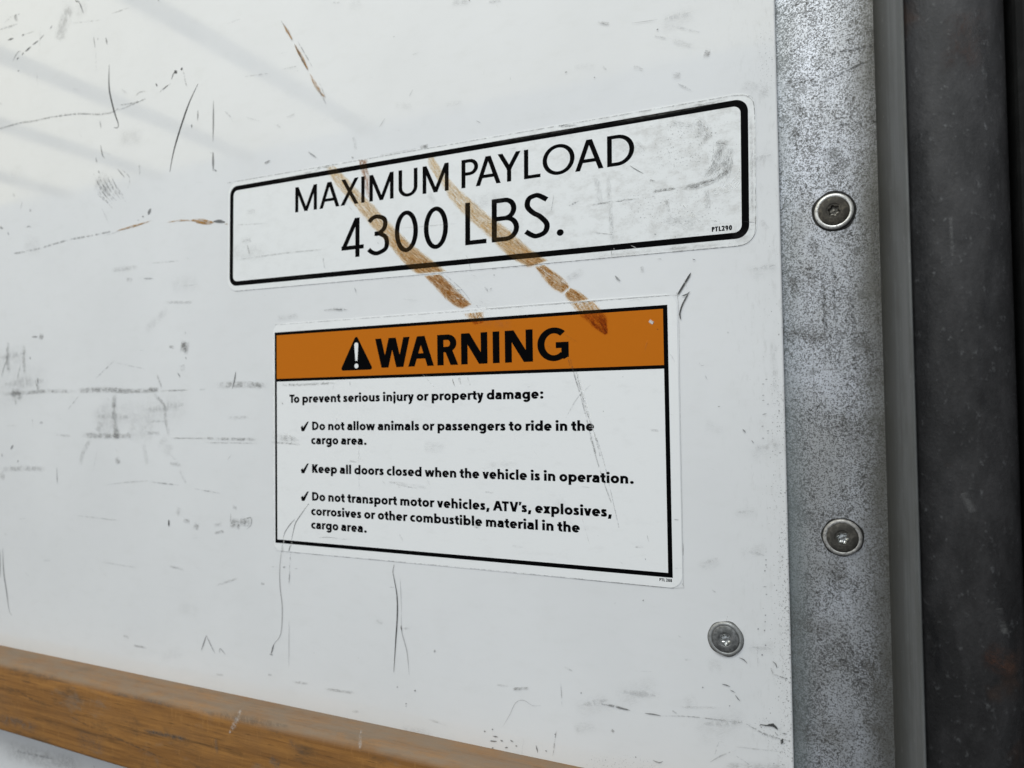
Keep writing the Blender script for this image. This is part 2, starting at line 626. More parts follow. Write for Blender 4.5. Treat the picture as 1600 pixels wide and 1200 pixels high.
z('pen', [(615, 1065), (622, 1085)], 9, .5)
z('pen', [(735, 1055), (780, 1110)], 7, .5)
z('pen', [(625, 755), (632, 800)], 8, .45)
for i in range(9):
    a, b = 585 + i * 16, 1085 + (i * 37) % 60
    z('scr', [(a, b), (a + 30, b + 60), (a + 75, b + 120)], 10, .75)
z('scuff', [(600, 1110), (700, 1200)], 130, .4, 0)
z('scuff', [(870, 1010), (875, 1105)], 16, .5, 0)
z('scr', [(760, 1060), (810, 1110), (800, 1180)], 9, .6)
z('scr', [(1420, 150), (1500, 120)], 10, .35)
z('scr', [(1530, 480), (1600, 470)], 9, .35)
z('pen', [(990, 0), (994, 8)], 8, .6)

z = Z(0, 300, 4)
for a, b in (((620, 0), (705, 105)), ((640, 0), (700, 70)), ((680, 10), (730, 55)), ((610, 10), (660, 60))):
    z('scr', [a, b], 9, .8)
z('scr', [(90, 385), (230, 357), (330, 328), (440, 297), (560, 275), (690, 248)], 13, .8, 0)
z('scr', [(650, 275), (760, 240), (860, 205)], 8, .4)
z('tan', [(720, 245), (850, 210), (950, 178)], 15.84, .9, .5)
z('tan', [(1040, 190), (1140, 178), (1220, 180)], 11.52, .7, .5)
z('tan', [(1185, 176), (1260, 182), (1345, 192)], 31.68, 1, .5)
z('tan', [(1220, 190), (1330, 200)], 18.72, 1, .5)
z('pen', [(1335, 184), (1370, 183), (1408, 190)], 24, .62)
z('tan', [(1400, 200), (1470, 206)], 8, .6)
z('pen', [(945, 105), (925, 140)], 30, .5)
z('pen', [(890, 150), (900, 158)], 12, .5)
z('pen', [(862, 175), (868, 178)], 8, .5)
z('pen', [(200, 905), (238, 905)], 9, .5)
z('scuff', [(245, 900), (275, 908)], 40, 1, 0)
z('pen', [(0, 218), (20, 230)], 14, .4)
z('pen', [(48, 250), (58, 270)], 7, .5)
z('pen', [(165, 222), (180, 214), (195, 220)], 6, .5)
z('pen', [(140, 60), (130, 105)], 6, .35)
z('scuff', [(80, 10), (95, 30)], 20, .6, 0)
z('scuff', [(190, 105), (190, 125)], 20, .6, 0)
z('scuff', [(50, 930), (48, 1050), (60, 1140)], 34, .85, 0)
z('scuff', [(155, 950), (150, 1050), (160, 1145)], 30, .8, 0)
z('scr', [(50, 1040), (25, 1100), (10, 1160)], 12, .8)
z('scr', [(130, 1080), (105, 1190)], 11, .7)
z('pen', [(188, 1028), (192, 1050)], 9, .5)
z('pen', [(235, 1160), (240, 1200)], 9, .45)
z('scuff', [(1125, 960), (1185, 975)], 75, .95, 0)
z('scuff', [(1150, 930), (1165, 1020)], 40, .85, 0)
z('scuff', [(1060, 965), (1090, 972)], 26, .5, 0)
z('scuff', [(1155, 872), (1160, 892)], 22, .8, 0)
z('scuff', [(1140, 1075), (1145, 1120)], 45, .7, 0)
z('pen', [(1112, 1128), (1128, 1160)], 9, .45)
z('pen', [(1160, 1030), (1166, 1045)], 8, .5)
z('scr', [(600, 1165), (715, 1055)], 8, .8)
z('pen', [(1475, 1125), (1460, 1200)], 8, .5)
z('scuff', [(690, 490), (870, 470)], 34, .35, 0)
z('scr', [(950, 445), (1120, 430)], 14, .35)
z('scuff', [(790, 545), (830, 552)], 30, .45, 0)
z('scr', [(900, 540), (960, 542)], 14, .7)
z('scuff', [(1035, 690), (1215, 690)], 22, .5, 0)
z('scuff', [(1060, 720), (900, 880)], 60, .22, 0)

z = Z(0, 500, 3.529)
for pts, wd, st in (([(0, 408), (110, 405), (260, 392), (440, 395)], 24, .75), ([(60, 405), (130, 412)], 60, .9),
                    ([(200, 350), (215, 385)], 22, .7), ([(420, 390), (580, 384), (720, 394)], 34, .95),
                    ([(640, 392), (880, 388)], 30, .95), ([(820, 380), (880, 385)], 28, .9),
                    ([(880, 392), (1050, 385)], 12, .8), ([(1180, 362), (1330, 355), (1490, 364)], 42, .8),
                    ([(1100, 384), (1135, 382)], 9, .6),
                    ([(632, 395), (632, 520), (645, 660)], 44, .7), ([(615, 465), (642, 467)], 24, .9),
                    ([(560, 560), (540, 620)], 60, .35), ([(840, 400), (905, 470), (915, 560), (938, 650)], 26, .65),
                    ([(865, 295), (895, 378)], 16, .7), ([(830, 560), (930, 558)], 14, .5),
                    ([(440, 632), (600, 640), (740, 640)], 34, .75), ([(640, 600), (650, 660)], 60, .7),
                    ([(700, 625), (725, 645)], 26, .8), ([(800, 622), (890, 625)], 24, .5),
                    ([(935, 650), (1060, 652), (1150, 650)], 10, .8), ([(1140, 652), (1185, 652)], 16, 1),
                    ([(1180, 655), (1300, 656), (1425, 660)], 20, .95), ([(1120, 675), (1435, 680)], 10, .6),
                    ([(505, 655), (460, 730), (442, 810)], 34, .45), ([(640, 755), (660, 795)], 40, .7),
                    ([(790, 670), (818, 810)], 34, .3), ([(935, 788), (1000, 800)], 26, .6),
                    ([(0, 825), (130, 818), (265, 822)], 30, .5), ([(0, 850), (30, 870)], 40, .5),
                    ([(990, 825), (1030, 905)], 20, .35), ([(880, 650), (950, 740)], 90, .22),
                    ([(550, 450), (620, 640)], 160, .16), ([(700, 560), (860, 600)], 230, .18),
                    ([(300, 632), (400, 640)], 16, .4), ([(960, 150), (930, 148)], 16, .4),
                    ([(975, 1080), (995, 1030)], 36, .35), ([(1010, 1105), (1050, 1112)], 28, .7),
                    ([(1068, 1128), (1098, 1145)], 42, .9), ([(1180, 1176), (1240, 1163)], 18, .9),
                    ([(1180, 1130), (1230, 1125)], 24, .4), ([(1265, 1115), (1330, 1130)], 60, .95),
                    ([(1320, 1110), (1385, 1120)], 50, .9), ([(1280, 1025), (1310, 1040)], 22, .5),
                    ([(1250, 540), (1380, 535)], 24, .3), ([(90, 470), (85, 430)], 18, .5)):
    z('scuff', pts, wd, st, 0)
z('pen', [(1302, 285), (1295, 335), (1282, 380)], 8, .5)
z('scr', [(375, 495), (440, 415)], 8, .6)
z('scr', [(640, 235), (800, 270)], 8, .3)
z('scr', [(315, 815), (318, 905)], 10, .8)
z('pen', [(75, 690), (60, 712)], 12, .5)
z('pen', [(103, 773), (98, 784)], 9, .5)
z('pen', [(12, 735), (14, 755)], 9, .4)
z('scr', [(590, 908), (700, 895), (830, 885)], 8, .5)
z('scr', [(840, 893), (985, 910)], 10, .8)
z('scr', [(1075, 930), (1215, 955)], 8, .8)
z('scr', [(400, 1075), (660, 1105)], 8, .4)
z('pen', [(933, 1100), (932, 1138)], 12, .85)
z('scr', [(1340, 1100), (1385, 1090), (1385, 1130), (1360, 1155)], 9, .9)
z('scr', [(1275, 1065), (1272, 1110)], 10, .6)
z('scr', [(181, 545), (183, 590)], 10, .6)
z('scuff', [(215, 565), (240, 567)], 14, .7, 0)

z = Z(0, 780, 3.529)
z('pen', [(1, 275), (3, 430)], 6, .7)
z('pen', [(17, 270), (22, 400), (38, 510), (50, 600), (60, 632)], 6, .75)
z('white', [(55, 622), (70, 645)], 8, 1)
for pts, wd, st in (([(680, 750), (715, 762)], 18, .6), ([(735, 803), (815, 822)], 14, .8),
                    ([(1080, 1040), (1120, 1050)], 30, .2), ([(930, 365), (1020, 392)], 16, .6),
                    ([(1185, 478), (1320, 432)], 14, .45), ([(240, 340), (285, 336)], 14, .3),
                    ([(1440, 466), (1462, 466)], 14, .8), ([(1190, 965), (1240, 970)], 16, .4),
                    ([(560, 345), (760, 378)], 12, .35), ([(25, 190), (40, 196)], 12, .5),
                    ([(640, 115), (560, 108)], 10, .3)):
    z('scuff', pts, wd, st, 0)
z('pen', [(1140, 750), (1128, 785), (1112, 832)], 7, .65)
z('pen', [(1140, 750), (1165, 805), (1187, 848)], 7, .5)
z('pen', [(1213, 850), (1216, 822), (1245, 856)], 6, .45)
z('pen', [(1560, 240), (1545, 370), (1546, 480), (1558, 600), (1550, 740), (1512, 800), (1497, 852)], 7, .45)
z('pen', [(1512, 800), (1497, 850)], 12, .6)
z('pen', [(1488, 853), (1506, 858)], 9, .6)
z('scr', [(1560, 373), (1580, 374)], 12, .9)
z = Z(410, 680, 4.571)
z('pen', [(198, 965), (192, 1058)], 9, .5)
z('scr', [(205, 830), (195, 960)], 9, .8)
z('scr', [(905, 1083), (945, 1086)], 6, .7)
z('scr', [(60, 938), (110, 940)], 9, .5)
z('scr', [(230, 950), (260, 953)], 9, .5)

z = Z(400, 960, 3.2)
z('pen', [(693, -250), (686, -215), (694, -170), (706, -95), (708, 0), (700, 130), (690, 287)], 8, .88)
z('pen', [(722, -180), (728, -60), (728, 0)], 5, .3)
z('pen', [(728, 0), (730, 80), (745, 140), (757, 190), (768, 302)], 6, .4)
z('pen', [(726, 55), (730, 82)], 11, .5)
z('scuff', [(735, 68), (780, 70)], 14, .5, 0)
z('pen', [(167, 30), (166, 262)], 6, .25)
for x, y, r, st in ((708, 361, 10, .5), (797, 379, 12, .7), (752, 444, 9, .7), (895, 181, 18, .35), (752, 456, 7, .6)):
    z('pen', [(x - r * .3, y), (x + r * .3, y + 2)], r, st)
for pts, wd, st in (([(185, 335), (265, 346)], 16, .6), ([(340, 370), (500, 392)], 18, .6), ([(60, 300), (85, 302)], 12, .5),
                    ([(480, 483), (520, 486)], 16, .4), ([(860, 522), (960, 555)], 14, .4),
                    ([(1280, 372), (1370, 368)], 20, .9), ([(1200, 352), (1270, 356)], 14, .35),
                    ([(600, 30), (640, 45)], 26, .3)):
    z('scuff', pts, wd, st, 0)
z('pen', [(1235, 560), (1270, 500), (1300, 440), (1340, 428), (1385, 455), (1428, 453)], 4, .3)
for a, b in (((1185, 606), (1212, 612)), ((1170, 630), (1206, 634)), ((1222, 626), (1238, 634)), ((1272, 626), (1288, 636)),
             ((1245, 664), (1262, 664)), ((1180, 572), (1188, 574)), ((1140, 582), (1150, 584)), ((1298, 655), (1308, 657)),
             ((1402, 652), (1410, 690)), ((1448, 678), (1456, 684)), ((1180, 665), (1190, 667)), ((1494, 596), (1500, 600))):
    z('pen', [a, b], 9, .62)
z('scr', [(1503, 578), (1485, 705)], 9, .9)
z('scr', [(1525, 330), (1532, 460)], 7, .6)
z('scuff', [(1540, 260), (1590, 285)], 14, .4, 0)

z = Z(900, 860, 3.529)
z('pen', [(805, 735), (830, 741), (850, 750)], 8, .75)
z('pen', [(848, 766), (880, 783)], 7, .6)
z('pen', [(878, 795), (893, 815), (907, 830)], 8, .65)
z('scr', [(140, 845), (215, 858), (300, 880)], 18, 1)
z('scr', [(215, 860), (290, 880)], 14, 1)
z('pen', [(380, 896), (430, 902), (470, 911)], 9, .65)
z('scr', [(470, 911), (640, 915), (930, 950)], 9, .75)
z('scr', [(940, 955), (1060, 1018), (1190, 1050)], 16, .9)
z('pen', [(1015, 957), (1050, 963), (1085, 960), (1112, 985)], [5, 8, 26, 8], .88, 0)
z('pen', [(1142, 1036), (1130, 1066)], 22, .85)
z('pen', [(1137, 1005), (1165, 1012)], 9, .65)
z('pen', [(898, 590), (925, 600), (945, 622)], 8, .7)
z('pen', [(1085, 610), (1102, 625), (1108, 648)], 9, .6)
z('scr', [(1075, 640), (1090, 680), (1160, 705)], 12, .9)
z('pen', [(1155, 700), (1166, 708)], 10, .6)
for x, y in ((1048, 50), (1048, 78), (1042, 110), (1050, 240), (1045, 355), (1044, 391), (1040, 438), (1046, 520), (1027, 573),
             (1005, 430), (1170, 436), (848, 854), (330, 1136), (30, 783), (372, 273), (700, 752), (1178, 590)):
    z('pen', [(x - 4, y), (x + 4, y + 2)], rnd.uniform(7, 13), .6)
z('scr', [(1025, 198), (1055, 200)], 9, .8)
z('scuff', [(195, 985), (212, 1002)], 24, .9, 0)
z('scuff', [(600, 600), (640, 605)], 18, .6, 0)
z('scr', [(740, 1165), (800, 1130), (885, 1098)], 12, .55)
z('scr', [(885, 1130), (955, 1178)], 12, .55)
z('scr', [(880, 1080), (1150, 1110)], 10, .4)
z('scr', [(790, 1050), (765, 1125)], 10, .4)
z('pen', [(425, 1155), (460, 1168), (480, 1160)], 8, .55)
z('scr', [(750, 213), (778, 237)], 10, .8)
z('scuff', [(560, 860), (800, 865)], 16, .35, 0)
z('scuff', [(530, 880), (560, 900)], 16, .5, 0)
z('specks', [(1150, -350), (1160, 300), (1180, 1200)], 120, .75, 0)
z('specks', [(980, 900), (1190, 1150)], 160, .7, 0)
z('specks', [(780, 490), (880, 490)], 330, .35, 0)
z('specks', [(0, 1160), (500, 1180)], 110, .5, 0)
z('scuff', [(800, 1190), (1190, 1195)], 70, .35, 0)
z('specks', [(820, 375), (850, 378)], 40, .9, 0)

z = Z(400, 0, 4)
z('pen', [(160, 130), (200, 195), (232, 255)], 9, .35)
z('tan', [(170, 148), (205, 205), (232, 255)], 21.6, 1, .5)
z('tan', [(240, 272), (290, 365), (335, 450)], 24.48, 1, .5)
z('pen', [(243, 275), (290, 370), (325, 440)], 10, .5)
z('scr', [(265, 262), (310, 340), (355, 420)], 10, .95)
z('tan', [(335, 455), (380, 540), (440, 620)], 28.8, .7, .5)
z('scr', [(380, 540), (415, 600), (440, 650)], 14, .7)
z('scr', [(400, 520), (440, 615)], 8, .7)
z('pen', [(775, 795), (810, 740)], 6, .35)
z('pen', [(330, 950), (382, 988)], 12, .4)
z('pen', [(55, 1022), (92, 1004)], 14, .5)
z('pen', [(600, 980), (612, 990)], 12, .4)
z('scuff', [(610, 850), (630, 945)], 26, .3, 0)
z('pen', [(1378, 755), (1405, 770)], 7, .4)
z('scr', [(170, 435), (260, 415)], 12, .7)
z('scr', [(0, 470), (80, 462)], 12, .5)
z('scuff', [(190, 740), (250, 710)], 18, .35, 0)
z('scuff', [(130, 780), (160, 800)], 16, .35, 0)
z('pen', [(960, 605), (985, 560)], 7, .25)
z('scuff', [(1450, 15), (1540, 5)], 30, .55, 0)
z('scuff', [(1220, 20), (1340, 10)], 60, .3, 0)
z('pen', [(1332, 0), (1340, 12)], 9, .4)
z('scuff', [(980, 345), (1025, 330)], 16, .35, 0)
z('pen', [(860, 232), (872, 232)], 7, .35)
z('scuff', [(480, 18), (530, 20)], 12, .4, 0)
z('scuff', [(1020, 930), (1080, 910)], 24, .6, 0)

z = Z(800, 0, 3.636)
z('scuff', [(480, 126), (560, 140)], 22, .7, 0)
z('pen', [(680, 135), (760, 124), (828, 114)], 4, .4)
z('pen', [(824, 168), (832, 172)], 11, .8)
z('scuff', [(805, 205), (880, 220)], 18, .55, 0)
z('scuff', [(1090, 300), (1128, 308)], 55, .75, 0)
z('scuff', [(905, 432), (962, 430)], 52, .75, 0)
z('scuff', [(690, 378), (750, 405)], 28, .7, 0)
z('scuff', [(515, 380), (540, 400)], 16, .5, 0)
z('pen', [(302, 412), (316, 412)], 8, .6)
z('pen', [(467, 441), (474, 443)], 8, .7)
z('scr', [(940, 475), (1025, 520)], 18, .5)
z('scr', [(910, 150), (1080, 190)], 16, .35)
z('scuff', [(900, 230), (1040, 270)], 50, .3, 0)
z('specks', [(1430, 100), (1460, 560)], 130, .45, 0)
z('scuff', [(1300, 480), (1480, 540)], 90, .3, 0)

z = Z(1000, 400, 4)
z('pen', [(320, 106), (272, 185), (236, 244)], 15, .96, .12)
z('pen', [(262, 250), (295, 240), (314, 222)], 12, .9)
z('pen', [(304, 236), (266, 305), (250, 365), (258, 398)], 12, .92, .12)
z('scr', [(275, 140), (300, 205)], 5, .7)
for x, y in ((790, 770), (770, 800), (771, 870), (771, 902), (766, 1063), (800, 1092), (770, 1138), (800, 925), (495, 940)):
    z('pen', [(x - 8, y), (x + 8, y + 1)], 8, .55)
z('pen', [(765, 990), (792, 986)], 8, .7)
z('pen', [(642, 1080), (662, 1104)], 12, .6)
z('pen', [(698, 1150), (712, 1170)], 9, .5)
z('scr', [(395, 720), (425, 780)], 10, .5)
z('scr', [(370, 665), (385, 685), (405, 682)], 8, .5)
z('pen', [(328, 20), (348, 26)], 7, .5)
z('scuff', [(545, 475), (560, 480)], 20, .5, 0)
z('specks', [(860, 700), (880, 1200)], 110, .75, 0)
z('scuff', [(830, 500), (850, 900)], 60, .22, 0)
z('scuff', [(10, 60), (20, 110)], 30, .5, 0)

z = Z(760, 140, 3.636)
z('pen', [(732, 1058), (748, 1075), (762, 1090)], 15, .55)
z('scuff', [(970, 962), (1000, 965)], 12, .5, 0)
z('pen', [(1172, 965), (1190, 970)], 7, .4)
z('scuff', [(450, 1080), (560, 1030)], 60, .28, 0)
z('scuff', [(1560, 740), (1600, 800)], 40, .4, 0)
z = Z(410, 450, 4.571)
z('scr', [(445, 160), (530, 152), (615, 156)], 20, 1)
z('pen', [(520, 152), (575, 158)], 10, .55)
z('scuff', [(100, 215), (270, 200)], 50, .3, 0)
z('scr', [(660, 0), (685, 60)], 10, .4)
z = Z(480, 240, 3.2)
z('scr', [(890, 665), (905, 690)], 14, .9)
z('scr', [(915, 690), (925, 670)], 12, .9)
z('scr', [(660, 600), (740, 665), (800, 730)], 6, .9)
z('scr', [(690, 605), (770, 675), (825, 745)], 6, .8)
z('specks', [(840, 740), (900, 800)], 90, .6, 0)
z('pen', [(240, 670), (248, 690)], 6, .35)
z('pen', [(934, 606), (940, 610)], 6, .6)
# dirty strip of wall under the timber rail
z = Z(0, 960, 3.556)
z('scuff', [(0, 740), (250, 800), (500, 853)], 120, .45, 0)
z('scr', [(60, 710), (75, 725)], 8, .8)
z('scr', [(525, 838), (532, 850)], 8, .8)
z('scr', [(100, 760), (300, 800)], 14, .6)
# scattered light wear everywhere on the sheet
for i in range(105):
    x, y = rnd.uniform(-20, 1200), rnd.uniform(-20, 1180)
    a = rnd.choice((rnd.gauss(.1, .25), rnd.gauss(1.3, .5), rnd.uniform(0, 3.1)))
    l = rnd.uniform(2, 14) if i % 4 else rnd.uniform(10, 40)
    mk.add(rnd.choice(('scr', 'scuff', 'scr')), [(x, y), (x + l * math.cos(a), y + l * math.sin(a))],
           rnd.uniform(1.2, 3.0), rnd.uniform(.12, .42))
for x, y, w_ in ((1180, 860, 30), (1165, 800, 26), (1200, 700, 40), (1190, 250, 30), (1195, 420, 34), (1110, 880, 24), (1060, 30, 40),
                 (1000, 1080, 50), (1130, 1130, 60), (1190, 1010, 30), (930, 1100, 40), (40, 600, 60), (20, 560, 40), (180, 650, 50), (260, 640, 60)):
    mk.add('scuff', [(x - w_ * .8, y + w_ * .3), (x, y), (x + w_ * .7, y - w_ * .2)], w_, .13, 0)
    mk.add('scr', [(x - w_ * .5, y), (x + w_ * .5, y + rnd.uniform(-9, 9))], w_ * .3, .3, .5)
for i in range(26):
    x, y = rnd.uniform(0, 1200), rnd.uniform(0, 1150)
    mk.add('scuff', [(x, y), (x + rnd.uniform(20, 70), y + rnd.uniform(-12, 12))], rnd.uniform(10, 34), rnd.uniform(.08, .22), 0)
mk.append_to(panel_me, 1)
panel = link('wall_panel', panel_me, [PANEL] + MK)
tag(panel, 'scratched and scuffed white wall panel behind the two decals', 'wall panel')


# ------------------------------------------------------------------ lettering (drawn here stroke by stroke, a geometric sans)
def arc(cx, cy, rx, ry, a0, a1, n=20):
    return [(cx + rx * math.cos(math.radians(a0 + (a1 - a0) * i / n)),
             cy + ry * math.sin(math.radians(a0 + (a1 - a0) * i / n))) for i in range(n + 1)]


def stroke(path, w, hh=None, closed=False):
    """ribbon of width w round a centre line; hh = thickness where the line runs level"""
    hh = hh or w
    n = len(path)
    L, R = [], []
    for i in range(n):
        if closed:
            a, b = path[(i - 1) % n], path[(i + 1) % n]
        else:
            a, b = path[max(i - 1, 0)], path[min(i + 1, n - 1)]
        dx, dy = b[0] - a[0], b[1] - a[1]
        d = math.hypot(dx, dy) or 1
        nx, ny = -dy / d, dx / d
        L.append((path[i][0] + nx * w / 2, path[i][1] + ny * hh / 2))
        R.append((path[i][0] - nx * w / 2, path[i][1] - ny * hh / 2))
    return ('strip', L, R, closed)


def rect(x0, y0, x1, y1):
    return ('poly', [(x0, y0), (x1, y0), (x1, y1), (x0, y1)])


def diag(x0, y0, x1, y1, wx):
    return ('poly', [(x0, y0), (x0 + wx, y0), (x1 + wx, y1), (x1, y1)])


def disc(cx, cy, r, ry=None):
    return ('poly', arc(cx, cy, r, ry or r, 0, 348, 29))


def smooth(pts, n=8):
    out = []
    for i in range(len(pts) - 1):
        p0, p1, p2, p3 = pts[max(i - 1, 0)], pts[i], pts[i + 1], pts[min(i + 2, len(pts) - 1)]
        for j in range(n):
            t = j / n
            out.append(tuple(.5 * (2 * p1[k] + (p2[k] - p0[k]) * t + (2 * p0[k] - 5 * p1[k] + 4 * p2[k] - p3[k]) * t * t
                                   + (-p0[k] + 3 * p1[k] - 3 * p2[k] + p3[k]) * t ** 3) for k in (0, 1)))
    out.append(pts[-1])
    return out


XH, ASC, DSC = .72, 1.05, -.31
B = .226                              # stem weight of the small text


def glyph(c, w):
    """(width, left bearing, right bearing, shapes) of one character, capital height = 1"""
    h = w * (1.04 if c.islower() or w == B else .88)   # level strokes
    st, rd, dg = .105 - w * .12, .06 - w * .05, .012   # bearings: straight, round, diagonal
    ov = .012
    wx = w * 1.06
    if c == 'I':
        return w, st, st, [rect(0, 0, w, 1)]
    if c == 'L':
        return .50, st, .03, [rect(0, 0, w, 1), rect(w, 0, .50, h)]
    if c == 'T':
        W = .60
        return W, .02, .02, [rect(0, 1 - h, W, 1), rect(W / 2 - w / 2, 0, W / 2 + w / 2, 1 - h)]
    if c in 'PR':
        W = .55 if c == 'P' else .62
        lo = .44 - w * .1
        r = (1 - lo) / 2
        p = [(w * .5, 1 - h / 2), (W - r + .02, 1 - h / 2)] + arc(W - r, (1 + lo) / 2, r - w / 2, r - h / 2, 88, -88) + \
            [(W - r, lo + h / 2), (w * .5, lo + h / 2)]
        g = [rect(0, 0, w, 1), stroke(p, w, h)]
        if c == 'R':
            g.append(diag(W - wx * 1.12 + .05, 0, .24, lo + h * .4, wx * 1.12))
            W += .05
        return W, st, .03 if c == 'P' else .015, g
    if c == 'D':
        W = .74
        p = [(w * .5, 1 - h / 2), (.30, 1 - h / 2)] + arc(.28, .5, W - .28 - w / 2, .5 - h / 2, 88, -88) + [(.30, h / 2), (w * .5, h / 2)]
        return W, st, rd, [rect(0, 0, w, 1), stroke(p, w, h)]
    if c == 'B':
        m = .53
        r1, r2 = (1 - m + h / 2) / 2, (m + h / 2) / 2
        p1 = [(w * .5, 1 - h / 2), (.30, 1 - h / 2)] + arc(.30, 1 - r1, .56 - .30 - w / 2, r1 - h / 2, 88, -88) + [(w * .5, m)]
        p2 = [(w * .5, m), (.32, m)] + arc(.32, r2, .62 - .32 - w / 2, r2 - h / 2, 88, -88) + [(w * .5, h / 2)]
        return .62, st, rd * .8, [rect(0, 0, w, 1), stroke(p1, w, h), stroke(p2, w, h)]
    if c == 'O':
        W = .94 if w < .18 else .9
        return W, rd, rd, [stroke(arc(W / 2, .5, W / 2 - w / 2, .5 + ov - h / 2, 0, 352, 44), w, h, True)]
    if c == '0':
        W = .60
        return W, rd + .02, rd + .02, [stroke(arc(W / 2, .5, W / 2 - w / 2, .5 + ov - h / 2, 0, 352, 44), w, h, True)]
    if c == 'G':
        W = .88
        a = arc(.47, .5, .47 - w / 2, .5 + ov - h / 2, 48, 314, 40)
        return W, rd, st * .9, [stroke(a, w, h), rect(W - w, .10, W, .56), rect(W - w * 1.75, .56 - h, W - w * .9, .56),
                                ('poly', [(W - w * 1.3, .02 + h * .35), (W - w * .6, .045), (W, .12), (W, .2), (W - w, .2)])]
    if c == 'S':
        W = .56
        x0, x1 = w / 2, W - w / 2
        p = smooth([(x1 - .0, .835), (W * .62, .965 + ov - h / 2 + .01), (W * .46, 1 + ov - h / 2), (x0 + .05, .90), (x0 + .02, .73),
                    (W * .36, .575), (W * .62, .475), (x1 - .005, .29), (x1 - .045, .11), (W * .50, h / 2 - ov), (W * .30, .035 + h / 2 - ov), (x0 - .02, .165)])
        return W, rd + .01, rd + .01, [stroke(p, w, h)]
    if c == 'A':
        W, a = (.80 if w < .18 else .86), w * .62
        y = .25
        return W, dg, dg, [diag(0, 0, W / 2 - a, 1, wx), diag(W - wx, 0, W / 2 + a - wx, 1, wx), rect(W * .20, y, W * .80, y + h)]
    if c == 'V':
        W, a = .76, w * .62
        return W, dg, dg, [diag(W / 2 - a, 0, 0, 1, wx), diag(W / 2 + a - wx, 0, W - wx, 1, wx)]
    if c == 'W':
        W, a = 1.20, w * .60
        q1, q2, m = W * .285, W * .715, W * .5
        return W, dg, dg, [diag(q1 - a, 0, 0, 1, wx), diag(q1 + a - wx, 0, m + a * .75 - wx, 1, wx),
                           diag(q2 - a, 0, m - a * .75, 1, wx), diag(q2 + a - wx, 0, W - wx, 1, wx)]
    if c == 'M':
        W = .90
        q = w * .95
        return W, st, st, [rect(0, 0, w, 1), rect(W - w, 0, W, 1), diag(W / 2 - q / 2, .0, .0, 1, q * 1.1), diag(W / 2 - q * .6, .0, W - q * 1.1, 1, q * 1.1)]
    if c == 'N':
        W = .74 if w < .18 else .82
        return W, st, st, [rect(0, 0, w, 1), rect(W - w, 0, W, 1), diag(W - wx * 1.22, 0, 0, 1, wx * 1.22)]
    if c == 'X':
        W = .70
        return W, dg, dg, [diag(0, 0, W - wx * 1.1, 1, wx * 1.1), diag(W - wx * 1.1, 0, .03, 1, wx * 1.1)]
    if c == 'Y':
        W = .72
        return W, dg, dg, [rect(W / 2 - w / 2, 0, W / 2 + w / 2, .44), diag(W / 2 - w / 2, .42, 0, 1, wx * 1.08), diag(W / 2 + w / 2 - wx * 1.08, .42, W - wx * 1.08, 1, wx * 1.08)]
    if c == 'K':
        W = .70
        return W, st, dg, [rect(0, 0, w, 1), diag(w * .55, .50, W - wx * 1.25 - .02, 1, wx * 1.25), diag(W - wx * 1.3, 0, w * .60, .58, wx * 1.3)]
    if c == 'U':
        W = .68
        p = [(w / 2, 1), (w / 2, .34)] + arc(W / 2, .34, W / 2 - w / 2, .34 + ov - h / 2, 182, 358) + [(W - w / 2, .34), (W - w / 2, 1)]
        return W, st, st, [stroke(p, w, h)]
    if c == '4':
        W = .62
        y = .20
        return W, .03, .04, [rect(W - .115 - w, 0, W - .115, 1), rect(0, y, W, y + h), diag(0, y + h * .5, W - .115 - wx * 1.05, 1, wx * 1.02)]
    if c == '3':
        W = .57
        p1 = smooth([(.045, .845), (.13, .95 + ov - h / 2 + .02), (.27, 1 + ov - h / 2), (W - .055 - w / 2, .87), (W - .055 - w / 2, .66), (.30, .535), (.19, .53)])
        p2 = smooth([(.19, .53), (.32, .525), (W - w / 2 - .015, .40), (W - w / 2 - .015, .15), (.28, h / 2 - ov), (.13, .02 + h / 2), (.03, .155)])
        return W, rd + .01, rd + .03, [stroke(p1, w, h), stroke(p2, w, h)]
    if c == '2':
        W = .58
        p = smooth([(w * .45, .74), (.10, .90), (W / 2, 1 - h / 2 + ov), (W - w / 2 - .02, .84), (W - w / 2 - .03, .64), (W * .55, .38), (w * .7, h * .7)])
        return W, rd, rd, [stroke(p, w, h), rect(0, 0, W, h)]
    if c == '9':
        W = .58
        r = .33
        return W, rd, rd, [stroke(arc(W / 2, 1 - r, W / 2 - w / 2, r - h / 2 + ov, 0, 352, 36), w, h, True),
                           stroke(smooth([(W - w / 2, .64), (W * .74, .36), (W * .44, 0)]), w)]
    if c == '8':
        W = .58
        return W, rd, rd, [stroke(arc(W / 2, .755, W / 2 - w / 2 - .03, .245 - h / 2 + ov, 0, 352, 36), w, h, True),
                           stroke(arc(W / 2, .28, W / 2 - w / 2, .29 - h / 2 + ov, 0, 352, 36), w, h, True)]
    # ---- lower case
    ls, lr = .076 - w * .09, .034 - w * .03
    ob = .66                                        # width of a round letter
    r, m = ob / 2, XH / 2
    ring = lambda x0: stroke(arc(x0 + r, m, r - w / 2, m + ov - h / 2, 0, 352, 40), w, h, True)
    if c == 'o':
        return ob, lr, lr, [ring(0)]
